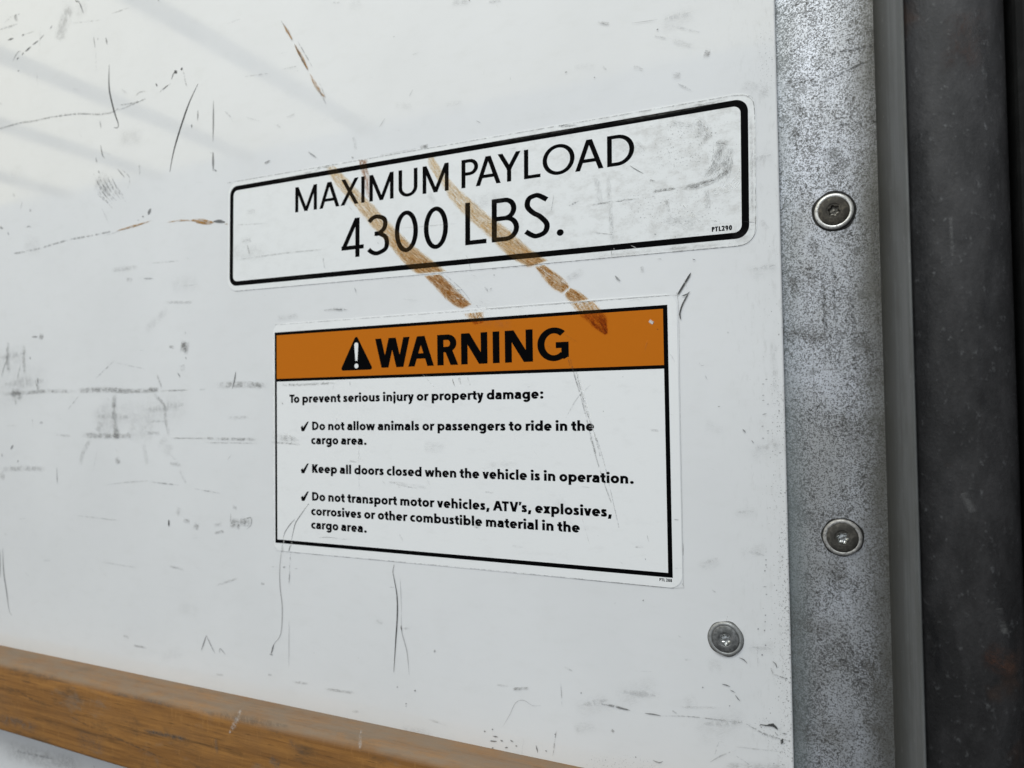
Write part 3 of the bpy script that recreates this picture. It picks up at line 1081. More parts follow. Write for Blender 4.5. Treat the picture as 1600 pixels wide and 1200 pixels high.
    if c in 'bdpqg':
        y0, y1 = (0, ASC) if c in 'bd' else (DSC, XH) if c in 'pq' else (0, XH)
        if c in 'bp':
            return ob + .02, ls, lr, [ring(.02), rect(0, y0, w, y1)]
        if c == 'g':
            p = [(ob - w / 2 + .02, .3), (ob - w / 2 + .02, -.02)] + arc(r + .02, -.02, r - w / 2, -DSC - .02 - h / 2 + ov, -4, -150)
            return ob + .02, lr, ls, [ring(0), rect(ob + .02 - w, .05, ob + .02, XH), stroke(p, w, h)]
        return ob + .02, lr, ls, [ring(0), rect(ob + .02 - w, y0, ob + .02, y1)]
    if c == 'c':
        return .53, lr, .01, [stroke(arc(r, m, r - w / 2, m + ov - h / 2, 52, 308, 34), w, h)]
    if c == 'e':
        W = .645
        return W, lr, lr, [stroke(arc(W / 2, m, W / 2 - w / 2, m + ov - h / 2, -2, 318, 38), w, h), rect(w * .6, m - h * .42, W - .01, m + h * .34)]
    if c == 'a':
        W = .57
        p = smooth([(.07, XH - .135), (.17, XH - h / 2 - .012), (.29, XH + ov - h / 2), (W - w / 2 - .03, XH - .15), (W - w / 2, XH - .28)])
        b = smooth([(W - w * .6, .45 - .02), (.30, .44 - h * .10), (w * .52, .31), (w * .5, .16), (.20, h / 2 - ov), (.33, h / 2 + .01), (W - w * .7, .19)])
        return W, lr, ls, [rect(W - w, 0, W, XH - .22), stroke(p, w, h), stroke(b, w * .95, h * .92)]
    if c in 'nhmru':
        if c == 'u':
            W = .60
            p = [(w / 2, XH), (w / 2, .27)] + arc(W / 2, .27, W / 2 - w / 2, .27 + ov - h / 2, 182, 350)
            return W, ls, ls, [stroke(p, w, h), rect(W - w, 0, W, XH)]
        if c == 'r':
            W = .41
            p = [(w * .5, XH - .30)] + arc(w / 2 + .23, XH - .26, .23, .26 + ov - h / 2, 178, 78)
            return W, ls, 0.0, [rect(0, 0, w, XH), stroke(p + [(W, XH - h / 2)], w, h)]
        W = .60 if c != 'm' else .93
        cs = [(0, W)] if c != 'm' else [(0, (W + w) / 2), ((W - w) / 2, W)]
        g = [rect(0, 0, w, ASC if c == 'h' else XH)]
        for a, b in cs:
            cx, rr = (a + b) / 2, (b - a) / 2
            p = arc(cx, XH - .27, rr - w / 2, .27 + ov - h / 2, 172, 0) + [(b - w / 2, XH - .28), (b - w / 2, 0)]
            g.append(stroke(p, w, h))
        return W, ls, ls, g
    if c in 'ij':
        g = [disc(w / 2, ASC - w * .50, w * .60)]
        if c == 'i':
            return w, ls, ls, g + [rect(0, 0, w, XH)]
        return w, ls, ls, g + [stroke([(w / 2, XH), (w / 2, -.06)] + arc(w / 2 - .13, -.06, .13, .25 - h / 2, -5, -75), w, h)]
    if c == 'l':
        return w, ls, ls, [rect(0, 0, w, ASC)]
    if c == 't':
        W = .43
        x = .10
        p = [(x + w / 2, .92), (x + w / 2, .22)] + arc(x + w / 2 + .16, .20, .16, .20 + ov - h / 2, 182, 285)
        return W, 0.0, .01, [stroke(p, w, h), rect(0, XH - h * .92, W - .01, XH)]
    if c == 's':
        W = .46
        x0, x1 = w / 2, W - w / 2
        p = smooth([(W - .045, XH - .125), (W * .62, XH - h / 2 - .005), (W * .46, XH + ov - h / 2), (x0 + .015, XH - .14), (x0 + .04, .43),
                    (W * .5, .365), (x1 - .03, .29), (x1 - .005, .15), (W * .52, h / 2 - ov), (W * .34, h / 2), (.01, .125)])
        return W, lr, lr, [stroke(p, w * .96, h * .92)]
    if c in 'vy':
        wx = w * 1.0
        W, a = .60, w * .52
        g = [diag(W / 2 - a, 0, 0, XH, wx), diag(W / 2 + a - wx, 0, W - wx, XH, wx)]
        if c == 'y':
            g = [diag(W / 2 - a, .0, 0, XH, wx)] + [stroke([(W - wx / 2, XH), (W / 2 + .0, -.05), (W / 2 - .07, -.20), (W / 2 - .15, -.25), (.08, -.235)], w * .98, h)]
        return W, .0, .0, g
    if c == 'w':
        wx = w * .95
        W, a = .95, w * .50
        q1, q2, mm = W * .29, W * .71, W * .5
        return W, .0, .0, [diag(q1 - a, 0, 0, XH, wx), diag(q1 + a - wx, 0, mm + a * .8 - wx, XH, wx), diag(q2 - a, 0, mm - a * .8, XH, wx), diag(q2 + a - wx, 0, W - wx, XH, wx)]
    if c == 'x':
        W = .60
        return W, .0, .0, [diag(0, 0, W - wx * 1.12, XH, wx * 1.12), diag(W - wx * 1.12, 0, 0, XH, wx * 1.12)]
    q = w * .62
    if c == '.':
        return 2 * q, .09 - w * .05, .08, [disc(q, q - ov, q)]
    if c == ':':
        return 2 * q, .09 - w * .05, .08, [disc(q, q - ov, q), disc(q, XH - q + ov, q)]
    if c == ',':
        return w * 1.2, .03, .07, [diag(0, -.17, w * .35, w * 1.1, w * 1.02)]
    if c == "'":
        return w * .95, .05, .02, [('poly', [(w * .15, .66), (w * .80, .66), (w * 1.25, 1.02), (w * .25, 1.02)])]
    return .25, 0, 0, []


KERN = {('A', 'Y'): -.12, ('P', 'A'): -.12, ('L', 'O'): -.02, ('Y', 'L'): -.0, ('T', 'o'): -.13, ('W', 'A'): -.08, ('A', 'R'): .02,
        ('A', 'T'): -.10, ('T', 'V'): .03, ('V', "'"): -.06, ('r', 'o'): -.01, ('r', 't'): .0, ('O', 'A'): -.05, ('A', 'X'): .02,
        ('T', 'L'): .03, ('K', 'e'): -.04, ('r', 'r'): .01}


class Print:
    """printed shapes on one plane; each shape a few microns proud of the last so none share a plane"""
    def __init__(s):
        s.bm = bmesh.new()
        s.k = 0

    def shape(s, sh, f, Y):
        y = Y - 1.0e-6 * (s.k % 24)
        s.k += 1
        if sh[0] == 'poly':
            s.bm.faces.new([s.bm.verts.new((f(p)[0], y, f(p)[1])) for p in sh[1]])
        else:
            L = [s.bm.verts.new((f(p)[0], y, f(p)[1])) for p in sh[1]]
            R = [s.bm.verts.new((f(p)[0], y, f(p)[1])) for p in sh[2]]
            n = len(L)
            for i in range(n if sh[3] else n - 1):
                j = (i + 1) % n
                s.bm.faces.new((L[i], L[j], R[j], R[i]))

    def text(s, txt, w, x0, x1, zb, cap, Y):
        """set txt between x0 and x1 on base line zb with capital height cap"""
        pen, items = 0.0, []
        first = glyph(txt[0], w)
        prev = None
        for i, ch in enumerate(txt):
            W, lb, rb, sh = glyph(ch, w)
            pen += KERN.get((prev, ch), 0)
            if i:
                pen += lb
            items.append((pen, sh))
            pen += W + (rb if i < len(txt) - 1 else 0)
            prev = ch
        hs = (x1 - x0) / (pen * cap)
        print('TEXT', txt[:14], 'hscale %.3f' % hs)
        for px, sh in items:
            for q in sh:
                s.shape(q, lambda p: (x0 + (px + p[0]) * cap * hs, zb + p[1] * cap), Y)

    def done(s, name, mat, parent):
        for f in s.bm.faces:                       # all faces look out of the wall
            f.normal_update()
            if f.normal.y > 0:
                f.normal_flip()
        me = bpy.data.meshes.new(name)
        s.bm.to_mesh(me)
        s.bm.free()
        return link(name, me, mat, parent)


def rrect(x0, z0, x1, z1, r, n=8):
    out = []
    for cx, cz, a in ((x1 - r, z1 - r, 0), (x0 + r, z1 - r, 90), (x0 + r, z0 + r, 180), (x1 - r, z0 + r, 270)):
        out += arc(cx, cz, r, r, a, a + 90, n) if r else [(cx, cz)]
    return out


def film_mesh(name, x0, z0, x1, z1, r, t):
    bm = bmesh.new()
    o = rrect(x0, z0, x1, z1, r)
    a = [bm.verts.new((x, -t, z_)) for x, z_ in o]
    b = [bm.verts.new((x, -.00002, z_)) for x, z_ in o]
    bm.faces.new(a)
    for i in range(len(o)):
        bm.faces.new((a[i], b[i], b[(i + 1) % len(o)], a[(i + 1) % len(o)]))
    bmesh.ops.recalc_face_normals(bm, faces=bm.faces[:])
    me = bpy.data.meshes.new(name)
    bm.to_mesh(me)
    bm.free()
    return me


class Decal:
    def __init__(s, name, x, zz, t):
        s.x, s.z, s.t = x, zz, t
        s.root = empty(name, (x, 0, zz), (0, -t, 0))

    def loc(s, px, py):
        X, Zz = at(px, py)
        dx, dz = X - s.x, Zz - s.z
        return dx * math.cos(s.t) + dz * math.sin(s.t), -dx * math.sin(s.t) + dz * math.cos(s.t)

    def line(s, name, txt, w, a, b, capa, mat=None, Y=-.000215, zb=None):
        """a, b: photo pixels of the start and the end of the base line; capa: (x, ytop, ybase) of a capital"""
        (x0, za), (x1, zb2) = s.loc(*a), s.loc(*b)
        cap = s.loc(capa[0], capa[1])[1] - s.loc(capa[0], capa[2])[1]
        p = Print()
        p.text(txt, w, x0, x1, (za + zb2) / 2, cap, Y)
        return p.done(name, mat or BLACK, s.root)

    def wear(s, me, marks):
        """move ribbons from wall space into the decal's own space and make them part of its film"""
        c, sn = math.cos(s.t), math.sin(s.t)
        marks.v = [((v[0] - s.x) * c + (v[2] - s.z) * sn, v[1], -(v[0] - s.x) * sn + (v[2] - s.z) * c) for v in marks.v]
        marks.append_to(me, 1)


INK = -.000215
WEAR = -.00026

# ---- the payload decal
d1 = Decal('payload_decal', -.3128, .1269, -.0121)
tag(d1.root, 'long scuffed decal reading MAXIMUM PAYLOAD 4300 LBS. above the orange warning decal', 'decal')
W1, H1 = .2827, .0571
fm = film_mesh('film', -.0016, -H1 - .0030, W1 + .0029, .0026, .0075, .00018)
mk = Marks(WEAR)
z = Z(760, 140, 3.636)
for pts, wd, st in (([(935, 585), (1010, 570), (1090, 562)], 26, .95), ([(1100, 565), (1250, 535), (1350, 480), (1410, 400)], 46, .85),
                    ([(1130, 552), (1260, 520), (1320, 500)], 26, .8), ([(1230, 500), (1300, 430), (1340, 300)], 60, .6),
                    ([(1290, 480), (1370, 400), (1390, 320)], 50, .6), ([(560, 665), (700, 640), (870, 620)], 16, .8),
                    ([(840, 300), (900, 360)], 60, .4), ([(1180, 170), (1270, 290)], 110, .5), ([(1040, 190), (1180, 220)], 70, .4),
                    ([(1300, 310), (1380, 310)], 60, .6), ([(1020, 620), (1040, 700)], 26, .6), ([(925, 515), (960, 525)], 22, .7),
                    ([(620, 470), (650, 660)], 50, .3), ([(690, 470), (720, 900)], 40, .35), ([(1250, 560), (1260, 700)], 46, .4),
                    ([(1000, 720), (1200, 780)], 90, .35), ([(0, 310), (350, 248), (700, 190)], 24, .45), ([(700, 190), (1050, 128), (1400, 50)], 30, .6),
                    ([(1500, 120), (1508, 400), (1510, 760)], 26, .4), ([(500, 960), (1000, 910), (1450, 868)], 22, .3),
                    ([(400, 210), (520, 205)], 20, .6)):
    z('scuff', pts, wd, st, 0)
for i in range(16):
    a = 1290 + i * 8
    z('scr', [(a, 300 + i * 3), (a - 6 - i, 400 + i * 4), (a - 50, 500 + i * 4)], 7, .6)
for i in range(7):
    z('white', [(1445, 440 + i * 14), (1400, 520 + i * 9), (1280, 570 + i * 5)], 7, .8)
z('white', [(1120, 660), (1170, 720), (1220, 750)], 26, .8)
z('white', [(1190, 160), (1240, 220), (1280, 260)], 40, .7)
z('pen', [(815, 432), (850, 455), (892, 478)], 8, .5)
z('scr', [(470, 660), (525, 635)], 18, .9)
z('scr', [(600, 812), (720, 825)], 8, .7)
z('pen', [(1460, 750), (1525, 756)], 5, .5)
z('scr', [(1290, 735), (1310, 752)], 10, .8)
z('pen', [(957, 820), (963, 826)], 9, .5)
z('scr', [(370, 690), (385, 600)], 7, .6)
z('scr', [(710, 880), (712, 955)], 6, .7)
z('white', [(820, 885), (862, 905)], 7, 1)
z('white', [(725, 900), (728, 912)], 9, 1)
z('specks', [(900, 300), (1400, 350)], 420, .5, 0)
z('specks', [(700, 650), (1450, 700)], 330, .45, 0)
z = Z(340, 140, 3.636)
for pts, wd, st in (([(100, 970), (380, 930), (640, 905)], 12, .5), ([(100, 770), (300, 760)], 10, .35), ([(160, 700), (220, 690)], 34, .3),
                    ([(130, 860), (200, 850)], 40, .3), ([(170, 880), (185, 940)], 14, .5), ([(600, 950), (612, 1020)], 14, .5),
                    ([(1200, 590), (1240, 650)], 46, .35), ([(1020, 790), (1380, 760)], 8, .4), ([(340, 520), (600, 450)], 16, .6),
                    ([(1150, 330), (1200, 318)], 26, .9), ([(900, 380), (1150, 335)], 14, .5), ([(560, 450), (640, 435)], 18, .8),
                    ([(200, 1080), (600, 1060)], 10, .2)):
    z('scuff', pts, wd, st, 0)
z('pen', [(1410, 940), (1425, 965), (1440, 1025)], 4, .4)
z('scr', [(910, 868), (918, 876)], 8, .8)
# grime caught along the cut edge of the film
for a, b, st in (((356, 286), (1145, 150), .85), ((368, 455), (760, 421), .55), ((760, 421), (1153, 384), .95)):
    mk.add('scr', [a, ((a[0] + b[0]) / 2, (a[1] + b[1]) / 2), b], 1.7, st, 0)
mk.add('scr', [(1145, 150), (1166, 150), (1178, 163), (1180, 260), (1180.5, 350)], 1.5, .9, 0)
mk.add('pen', [(1180.5, 340), (1179, 366), (1168, 380), (1153, 384)], 1.2, .42, 0)
mk.add('pen', [(1150, 149.5), (1166, 150), (1177, 160), (1179.5, 180)], 1.2, .30, 0)
d1.wear(fm, mk)
link('film', fm, [FILMD] + MK, d1.root)
b1 = Print()
o_, i_ = rrect(0, -H1, W1, 0, .0052), rrect(.0026, -H1 + .0026, W1 - .0029, -.0026, .0030)
b1.shape(('strip', o_, i_, True), lambda p: p, INK)
b1.done('border', BLACK, d1.root)
d1.line('payload_heading', 'MAXIMUM PAYLOAD', .132, (461.6, 332.4), (991.4, 255.2), (949.8, 212.9, 261))
d1.line('payload_weight', '4300 LBS.', .118, (533.9, 403.7), (881, 367.6), (726.4, 317.4, 383.4))
d1.line('decal_code', 'PTL290', .25, (1112.4, 362.4), (1144, 359.4), (1113, 354.6, 362.2))

# ---- the warning decal
d2 = Decal('warning_decal', -.2802, .0416, -.0002)
tag(d2.root, 'square-framed WARNING decal with orange header and black safety rules', 'decal')
W2, H2 = .2157, .1147
fm = film_mesh('film', -.0014, -H2 - .0042, W2 + .0040, .0046, .0055, .00018)
mk = Marks(WEAR)
z = Z(410, 450, 4.571)
for pts, wd, st in (([(110, 692), (300, 690), (550, 676)], 22, .95), ([(1355, 640), (1375, 705)], 12, .9), ([(1405, 636), (1420, 695)], 22, .9),
                    ([(1465, 632), (1488, 700)], 12, .9), ([(60, 1060), (200, 1080), (275, 1105)], 60, .5), ([(50, 1100), (280, 1118)], 18, .7),
                    ([(625, 660), (630, 700)], 16, .4), ([(1000, 960), (680, 1000)], 20, .1)):
    z('scuff', pts, wd, st, 0)
z('white', [(150, 1030), (240, 1075)], 16, 1)
z('white', [(1143, 615), (1170, 642)], 6, 1)
z('white', [(1168, 618), (1185, 640)], 5, 1)
z('scr', [(1170, 642), (1230, 710)], 7, .5)
z('pen', [(140, 820), (152, 830)], 9, .4)
z('pen', [(405, 170 + 0), (405.5, 171)], 1, 0.0)
z = Z(740, 450, 4.571)
z('scr', [(672, 480), (690, 560)], 12, .6)
z('scr', [(690, 500), (718, 610), (760, 750), (800, 900), (850, 1100), (880, 1200)], 16, .75, 0)
z('scr', [(730, 590), (770, 740), (815, 900), (870, 1060), (905, 1200)], 14, .65, 0)
z('white', [(742, 610), (785, 760), (830, 920), (880, 1100)], 14, .8, 0)
z('scr', [(840, 690), (740, 790), (660, 930)], 14, .35)
z('pen', [(925, 878), (931, 882)], 9, .6)
z('pen', [(1064, 633), (1070, 636)], 9, .4)
z('scuff', [(1260, 1015), (1330, 1018)], 22, .5, 0)
for q in range(4):
    z('white', [(1256, 234), (1284, 252)], 30, 1, 0)
z('pen', [(1280, 238), (1290, 256)], 7, .5)
z('pen', [(1308, 292), (1320, 297)], 7, .55)
z('scr', [(1400, 460), (1440, 530)], 12, .3)
z = Z(740, 680, 4.571)
z('scr', [(835, 20), (880, 170), (940, 360), (985, 480)], 12, .6, 0)
z('scr', [(880, 20), (935, 200), (985, 420), (1040, 660)], 7, .9, 0)
z('scr', [(770, 570), (790, 640), (830, 780)], 9, .35)
for pts, wd, st in (([(80, 405), (150, 412)], 12, .7), ([(0, 640), (50, 665)], 34, .8), ([(1150, 795), (1215, 800)], 20, .5),
                    ([(270, 790), (360, 800)], 22, .2), ([(1430, 600), (1470, 605)], 16, .5), ([(1050, 905), (1070, 920)], 12, .4)):
    z('scuff', pts, wd, st, 0)
z('pen', [(1225, 878), (1232, 890)], 7, .5)
z('pen', [(1497, 770), (1498, 860)], 5, .6)
z = Z(410, 680, 4.571)
z('pen', [(332, 490), (275, 570), (240, 625), (225, 680), (208, 760)], 9, .5)
z('pen', [(238, 595), (190, 650), (160, 700), (150, 745)], 9, .5)
z('white', [(160, 742), (148, 800)], 12, 1)
z('white', [(216, 740), (206, 800)], 12, 1)
z('pen', [(204, 780), (190, 832)], 12, .5)
z('pen', [(150, 790), (148, 840)], 8, .3)
z('pen', [(330, 488), (336, 496)], 10, .5)
z('pen', [(405, 730), (470, 728), (542, 735)], 4, .45)
for pts, wd, st in (([(620, 180), (680, 195)], 20, .35), ([(900, 330), (1200, 380)], 30, .22), ([(950, 350), (1120, 385)], 14, .4),
                    ([(690, 0), (695, 420)], 14, .25), ([(500, 740), (640, 742)], 8, .35), ([(900, 330), (960, 345)], 14, .4), ([(1010, 765), (980, 700)], 16, .3)):
    z('scuff', pts, wd, st, 0)
z('white', [(690, 818), (706, 820)], 8, 1)
for p, wd, st in (([(427.6, 513), (427.8, 700), (428.5, 850)], 1.4, .30), ([(430, 507.5), (740, 485), (1046, 461.6)], 1.4, .7),
                  ([(431.9, 860.5), (740, 888), (1054, 919)], 1.4, .75)):
    mk.add('scr', p, wd, st, 0)
mk.add('pen', [(760, 482.5), (900, 472), (1046, 461.6), (1055, 463), (1060, 471), (1063, 640), (1067.6, 890), (1066, 911), (1054, 918.6), (900, 904)], 1.1, .30, 0)
d2.wear(fm, mk)
link('film', fm, [FILM] + MK, d2.root)
hb0, hb1 = d2.loc(433.6, 592)[1], d2.loc(433.6, 596.1)[1]
tb = .0016
b2 = Print()
b2.shape(('strip', rrect(0, -H2, W2, 0, 0), rrect(.0014, -H2 + .0019, W2 - .0019, -tb, 0), True), lambda p: p, INK)
b2.shape(rect(.0014, hb1 - .0001, W2 - .0019, hb0), lambda p: p, INK - 5e-6)
b2.done('border', BLACK, d2.root)
hd = Print()
hd.shape(rect(.0012, hb0 - .0003, W2 - .0017, -tb + .0003), lambda p: p, INK + 8e-6)
hd.done('header_band', ORANGE, d2.root)
d2.line('warning_word', 'WARNING', .205, (586.8, 574.5), (889.2, 563.5), (687, 522.2, 569.9), Y=INK - 2e-6)
tri = Print()
xa, za = d2.loc(557, 524.4)
xl, zl = d2.loc(531.9, 579.6)
xr, zr = d2.loc(583.7, 577.2)
zl = (zl + zr) / 2
rr = .0011
pts = []
for (cx, cz), a0, a1 in (((xl + rr * 1.75, zl + rr), 152, 270), ((xr - rr * 1.75, zl + rr), 270, 388), ((xa, za - rr * 1.6), 28, 152)):
    pts += arc(cx, cz, rr, rr, a0, a1, 8)
tri.shape(('poly', pts), lambda p: p, INK - 2e-6)
to = tri.done('warning_triangle', BLACK, d2.root)
ex = Print()
t0, t1 = d2.loc(557, 535.2)[1], d2.loc(557, 563.9)[1]
wt, wb = .00125, .00062
ex.shape(('poly', [(xa - wb, t1)] + [(xa + wb, t1)] + arc(xa, t0 - wt, wt, wt, 0, 180, 10)), lambda p: p, INK - 3e-5)
ex.shape(disc(xa, d2.loc(557, 571.8)[1], .00125), lambda p: p, INK - 3e-5)
ex.done('exclamation_mark', WHITE, to)
d2.line('text_line', 'To prevent serious injury or property damage:', B, (452.7, 629.6), (849.4, 622.8), (461, 616.7, 629.8))
d2.line('text_line', 'Do not allow animals or passengers to ride in the', B, (488.1, 672.0), (928.6, 673.3), (488.5, 658.9, 672.2))
d2.line('text_line', 'cargo area.', B, (486.6, 694.4), (573.2, 694.7), (488.5, 681.1, 694.4))
d2.line('text_line', 'Keep all doors closed when the vehicle is in operation.', B, (488.1, 739.2), (990.5, 755.3), (488.5, 724.9, 738.4))
d2.line('text_line', "Do not transport motor vehicles, ATV's, explosives,", B, (488.1, 782.6), (955.5, 807.2), (488.5, 768.8, 782.4))
d2.line('text_line', 'corrosives or other combustible material in the', B, (486.6, 806.2), (906.3, 830.3), (488.5, 792.6, 806))
d2.line('text_line', 'cargo area.', B, (486.6, 826.4), (573.4, 831.8), (488.5, 812.6, 826))
d2.line('decal_code', 'PTL 288', .24, (1030.6, 907.6), (1050.2, 909.2), (1032, 903.2, 907.7))
for (a, b, c) in (((470.4, 667.2), (473.6, 673.8), (482.4, 658.6)), ((470.4, 733.8), (473.8, 739.4), (482.4, 724)),
                  ((470.6, 776.8), (474, 782.6), (482.4, 767.8))):
    a, b, c = d2.loc(*a), d2.loc(*b), d2.loc(*c)
    p = Print()
    p.shape(('poly', [(a[0], a[1]), (a[0] + .0013, a[1] + .0009), (b[0] + .0001, b[1] + .0019), (c[0] - .0010, c[1] - .0002),
                      (c[0] + .0003, c[1] + .0001), (b[0] + .0009, b[1]), (b[0] - .0009, b[1])]), lambda q: q, INK)
    p.done('check_mark', BLACK, d2.root)


# ------------------------------------------------------------------ brown timber rub marks across wall and decals
def rub(pairs, mat, s0, s1, label=None):
    """pairs: (left x, left y, right x, right y) down the stroke in the pixels of an enlarged crop; s0..s1 = heaviness"""
    Y = -.00034 - 1.2e-5 * rub.n
    rub.n += 1
    P = [[466 + a / 2.996, 234 + b / 2.996, 466 + c / 2.996, 234 + d / 2.996] for a, b, c, d in pairs]
    A = smooth([(p[0], p[1]) for p in P], 10)
    D = smooth([(p[2], p[3]) for p in P], 10)
    v, f, uv, uv2, st = [], [], [], [], []
    L, last = rnd.uniform(0, 3), None
    n, K = len(A), 6
    for i in range(n):
        a, d = Vector(at(*A[i])), Vector(at(*D[i]))
        mid = (a + d) / 2
        if last is not None:
            L += (mid - last).length
        last = mid
        for k in range(K + 1):
            q = a.lerp(d, k / K)
            v.append((q.x, Y, q.y))
            uv.append((L, (a - d).length * (k / K - .5) + rub.n))
            uv2.append((i / (n - 1), k / K))
            st.append(s0 + (s1 - s0) * i / (n - 1))
    for i in range(n - 1):
        for k in range(K):
            b = i * (K + 1) + k
            f.append((b, b + 1, b + K + 2, b + K + 1))
    m = Marks(Y)
    m.v, m.f, m.uv, m.uv2, m.st, m.mi = v, f, uv, uv2, st, [0] * len(f)
    me = bpy.data.meshes.new('rub_mark')
    m.append_to(me, 0)
    o = link('rub_mark', me, mat, panel)
    if label:
        o['label'] = label
    return o


rub.n = 0
LF = [(132, 82, 166, 72), (146, 125, 214, 112), (196, 190, 276, 180), (252, 250, 344, 245), (325, 342, 414, 322), (392, 412, 478, 386),
      (446, 475, 540, 446), (505, 545, 612, 500), (556, 582, 700, 570)]
LP = [(588, 590, 668, 582), (636, 640, 722, 632), (692, 700, 766, 676), (735, 732, 794, 702), (764, 744, 814, 722)]
LW = [(770, 768, 876, 758), (792, 790, 874, 782), (828, 820, 872, 808)]
TK = [(283, 48, 327, 46), (292, 90, 327, 88), (302, 130, 336, 120), (314, 180, 336, 178), (324, 226, 334, 225)]
RF = [(606, 32, 634, 28), (612, 75, 664, 78), (644, 130, 706, 128), (684, 190, 756, 182), (726, 256, 836, 250), (795, 325, 896, 306),
      (866, 388, 956, 346), (914, 434, 1018, 396), (964, 484, 1086, 460), (1016, 520, 1128, 488), (1078, 550, 1172, 518)]
RP = [(1106, 548, 1156, 538), (1144, 598, 1208, 574), (1184, 645, 1256, 612), (1232, 672, 1272, 640)]
RQ = [(1246, 676, 1276, 646), (1262, 704, 1322, 662), (1292, 712, 1362, 700)]
RW = [(1270, 718, 1392, 706), (1305, 762, 1420, 742), (1350, 804, 1450, 782), (1396, 842, 1450, 815), (1438, 866, 1450, 858)]
rub(LF, RUB_TAN, .80, 1.0, 'tan rub mark across the digits 43')
rub(LF[3:], RUB_TAN, .15, .85)
rub(LF[5:], RUB_BROWN, 0.0, .55)
rub(LP, RUB_BROWN, 1.0, 1.0, 'dark brown rub mark below the 43, between the decals')
rub(LP, RUB_BROWN, .8, .8)
rub(LW, RUB_BROWN, .9, .8)
rub(TK, RUB_DARK, 1.0, .5, 'dark brown tick over the letters XI')
rub(RF, RUB_TAN, .75, 1.0, 'tan rub mark across the letters LB')
rub(RF[4:], RUB_TAN, .1, .8)
rub(RF[7:], RUB_BROWN, 0.0, .5)
rub(RP, RUB_BROWN, .95, 1.0, 'brown flaking rub mark below LBS, between the decals')
rub(RQ, RUB_BROWN, 1.0, 1.0)
rub(RP, RUB_TAN, .6, .6)
rub(RQ, RUB_TAN, .7, .7)
rub(RW, RUB_BROWN, .9, 1.0)
rub(RW[1:], RUB_DARK, 0.0, .9)
m = Marks(-.00062)
for pts, wd in (([(722, 678), (775, 672)], 12), ([(745, 722), (800, 730)], 10), ([(1260, 625), (1300, 655)], 14), ([(1280, 690), (1300, 720)], 16),
                ([(1290, 640), (1300, 680)], 9), ([(1310, 742), (1420, 735)], 12), ([(640, 604), (730, 596)], 6), ([(1215, 600), (1290, 640)], 5),
                ([(1150, 560), (1240, 625)], 6), ([(700, 640), (760, 700)], 5)):
    m.add('white', [(480 + x / 3.2, 240 + y / 3.2) for x, y in pts], wd / 3.2, 1.0)
me = bpy.data.meshes.new('scrape')
m.append_to(me, 0)
link('scrape', me, MK, panel)

# ------------------------------------------------------------------ wooden rail along the wall
rail_z1, rail_z0, rail_t = -.1595, -.2036, -.0200
R1, R2 = .0048, .0025
prof = [(0.0, rail_z1)] + [(-.0200 + R1 + R1 * math.cos(math.radians(a)), rail_z1 - R1 + R1 * math.sin(math.radians(a))) for a in range(90, 181, 10)] + \
       [(-.0200 + R2 + R2 * math.cos(math.radians(a)), rail_z0 + R2 + R2 * math.sin(math.radians(a))) for a in range(180, 271, 15)] + [(0.0, rail_z0)]
bm = bmesh.new()
N = 60
rows = []
for i in range(N + 1):
    X = -.80 + i * (.80 - .030) / N
    rows.append([bm.verts.new((X, y + (0 if y > -.001 else .0003 * math.sin(X * 31 + zz * 40)), zz + .0003 * math.sin(X * 23) * (y < -.001)))
                 for y, zz in prof])
for a, b in zip(rows, rows[1:]):
    for j in range(len(prof) - 1):
        f = bm.faces.new((a[j], a[j + 1], b[j + 1], b[j]))
        f.smooth = True
bm.faces.new(rows[0])
bm.faces.new(rows[-1][::-1])
bmesh.ops.recalc_face_normals(bm, faces=bm.faces[:])
rail_me = bpy.data.meshes.new('wooden_rail')
bm.to_mesh(rail_me)
bm.free()
mk = Marks(rail_t - .0004)


def zr_(kind, pts, width, strength=.7, taper=.35):
    mk.add(kind, [(x / 3.556, 960 + y / 3.556) for x, y in pts], width / 3.556, strength, taper, Yat=rail_t)


zr_('scuff', [(790, 640), (900, 662), (1060, 698)], 34, 1, 0)
zr_('scr', [(800, 642), (930, 670), (1055, 696)], 18, 1)
zr_('scuff', [(170, 335), (330, 350)], 36, .6, 0)
zr_('scuff', [(600, 430), (780, 465), (1000, 515)], 26, .95, 0)
zr_('scr', [(90, 410), (160, 460), (260, 500)], 10, .9)
zr_('scr', [(560, 645), (800, 750), (960, 820)], 10, .9)
zr_('scr', [(380, 560), (520, 630)], 9, .8)
zr_('scuff', [(-20, 575), (100, 600), (230, 635)], 70, .75, 0)
zr_('scuff', [(420, 680), (600, 740)], 130, .4, 0)
zr_('white', [(1345, 520), (1310, 600), (1275, 660)], 40, .6)
zr_('scuff', [(1200, 680), (1210, 780)], 30, .7, 0)
zr_('scuff', [(1500, 790), (1560, 840)], 60, .8, 0)
zr_('scr', [(1130, 540), (1600, 620)], 60, .5)
zr_('white', [(2010, 640), (2000, 760)], 30, .5)
zr_('scuff', [(1600, 700), (1700, 760)], 60, .5, 0)
zr_('scr', [(1000, 860), (1300, 900)], 20, .6)
mk.append_to(rail_me, 1)
rail = link('wooden_rail', rail_me, [WOOD] + MK)
tag(rail, 'worn brown wooden rail fixed along the foot of the white panel', 'wooden rail')

# ------------------------------------------------------------------ steel post with folded flange
post = empty('steel_post', (0, .0024, -.42))
tag(post, 'speckled galvanised steel post at the right edge of the white panel', 'steel post')


def child_at(o, root):
    o.parent = root
    o.matrix_parent_inverse = Matrix.Translation(-Vector(root.location))
    return o


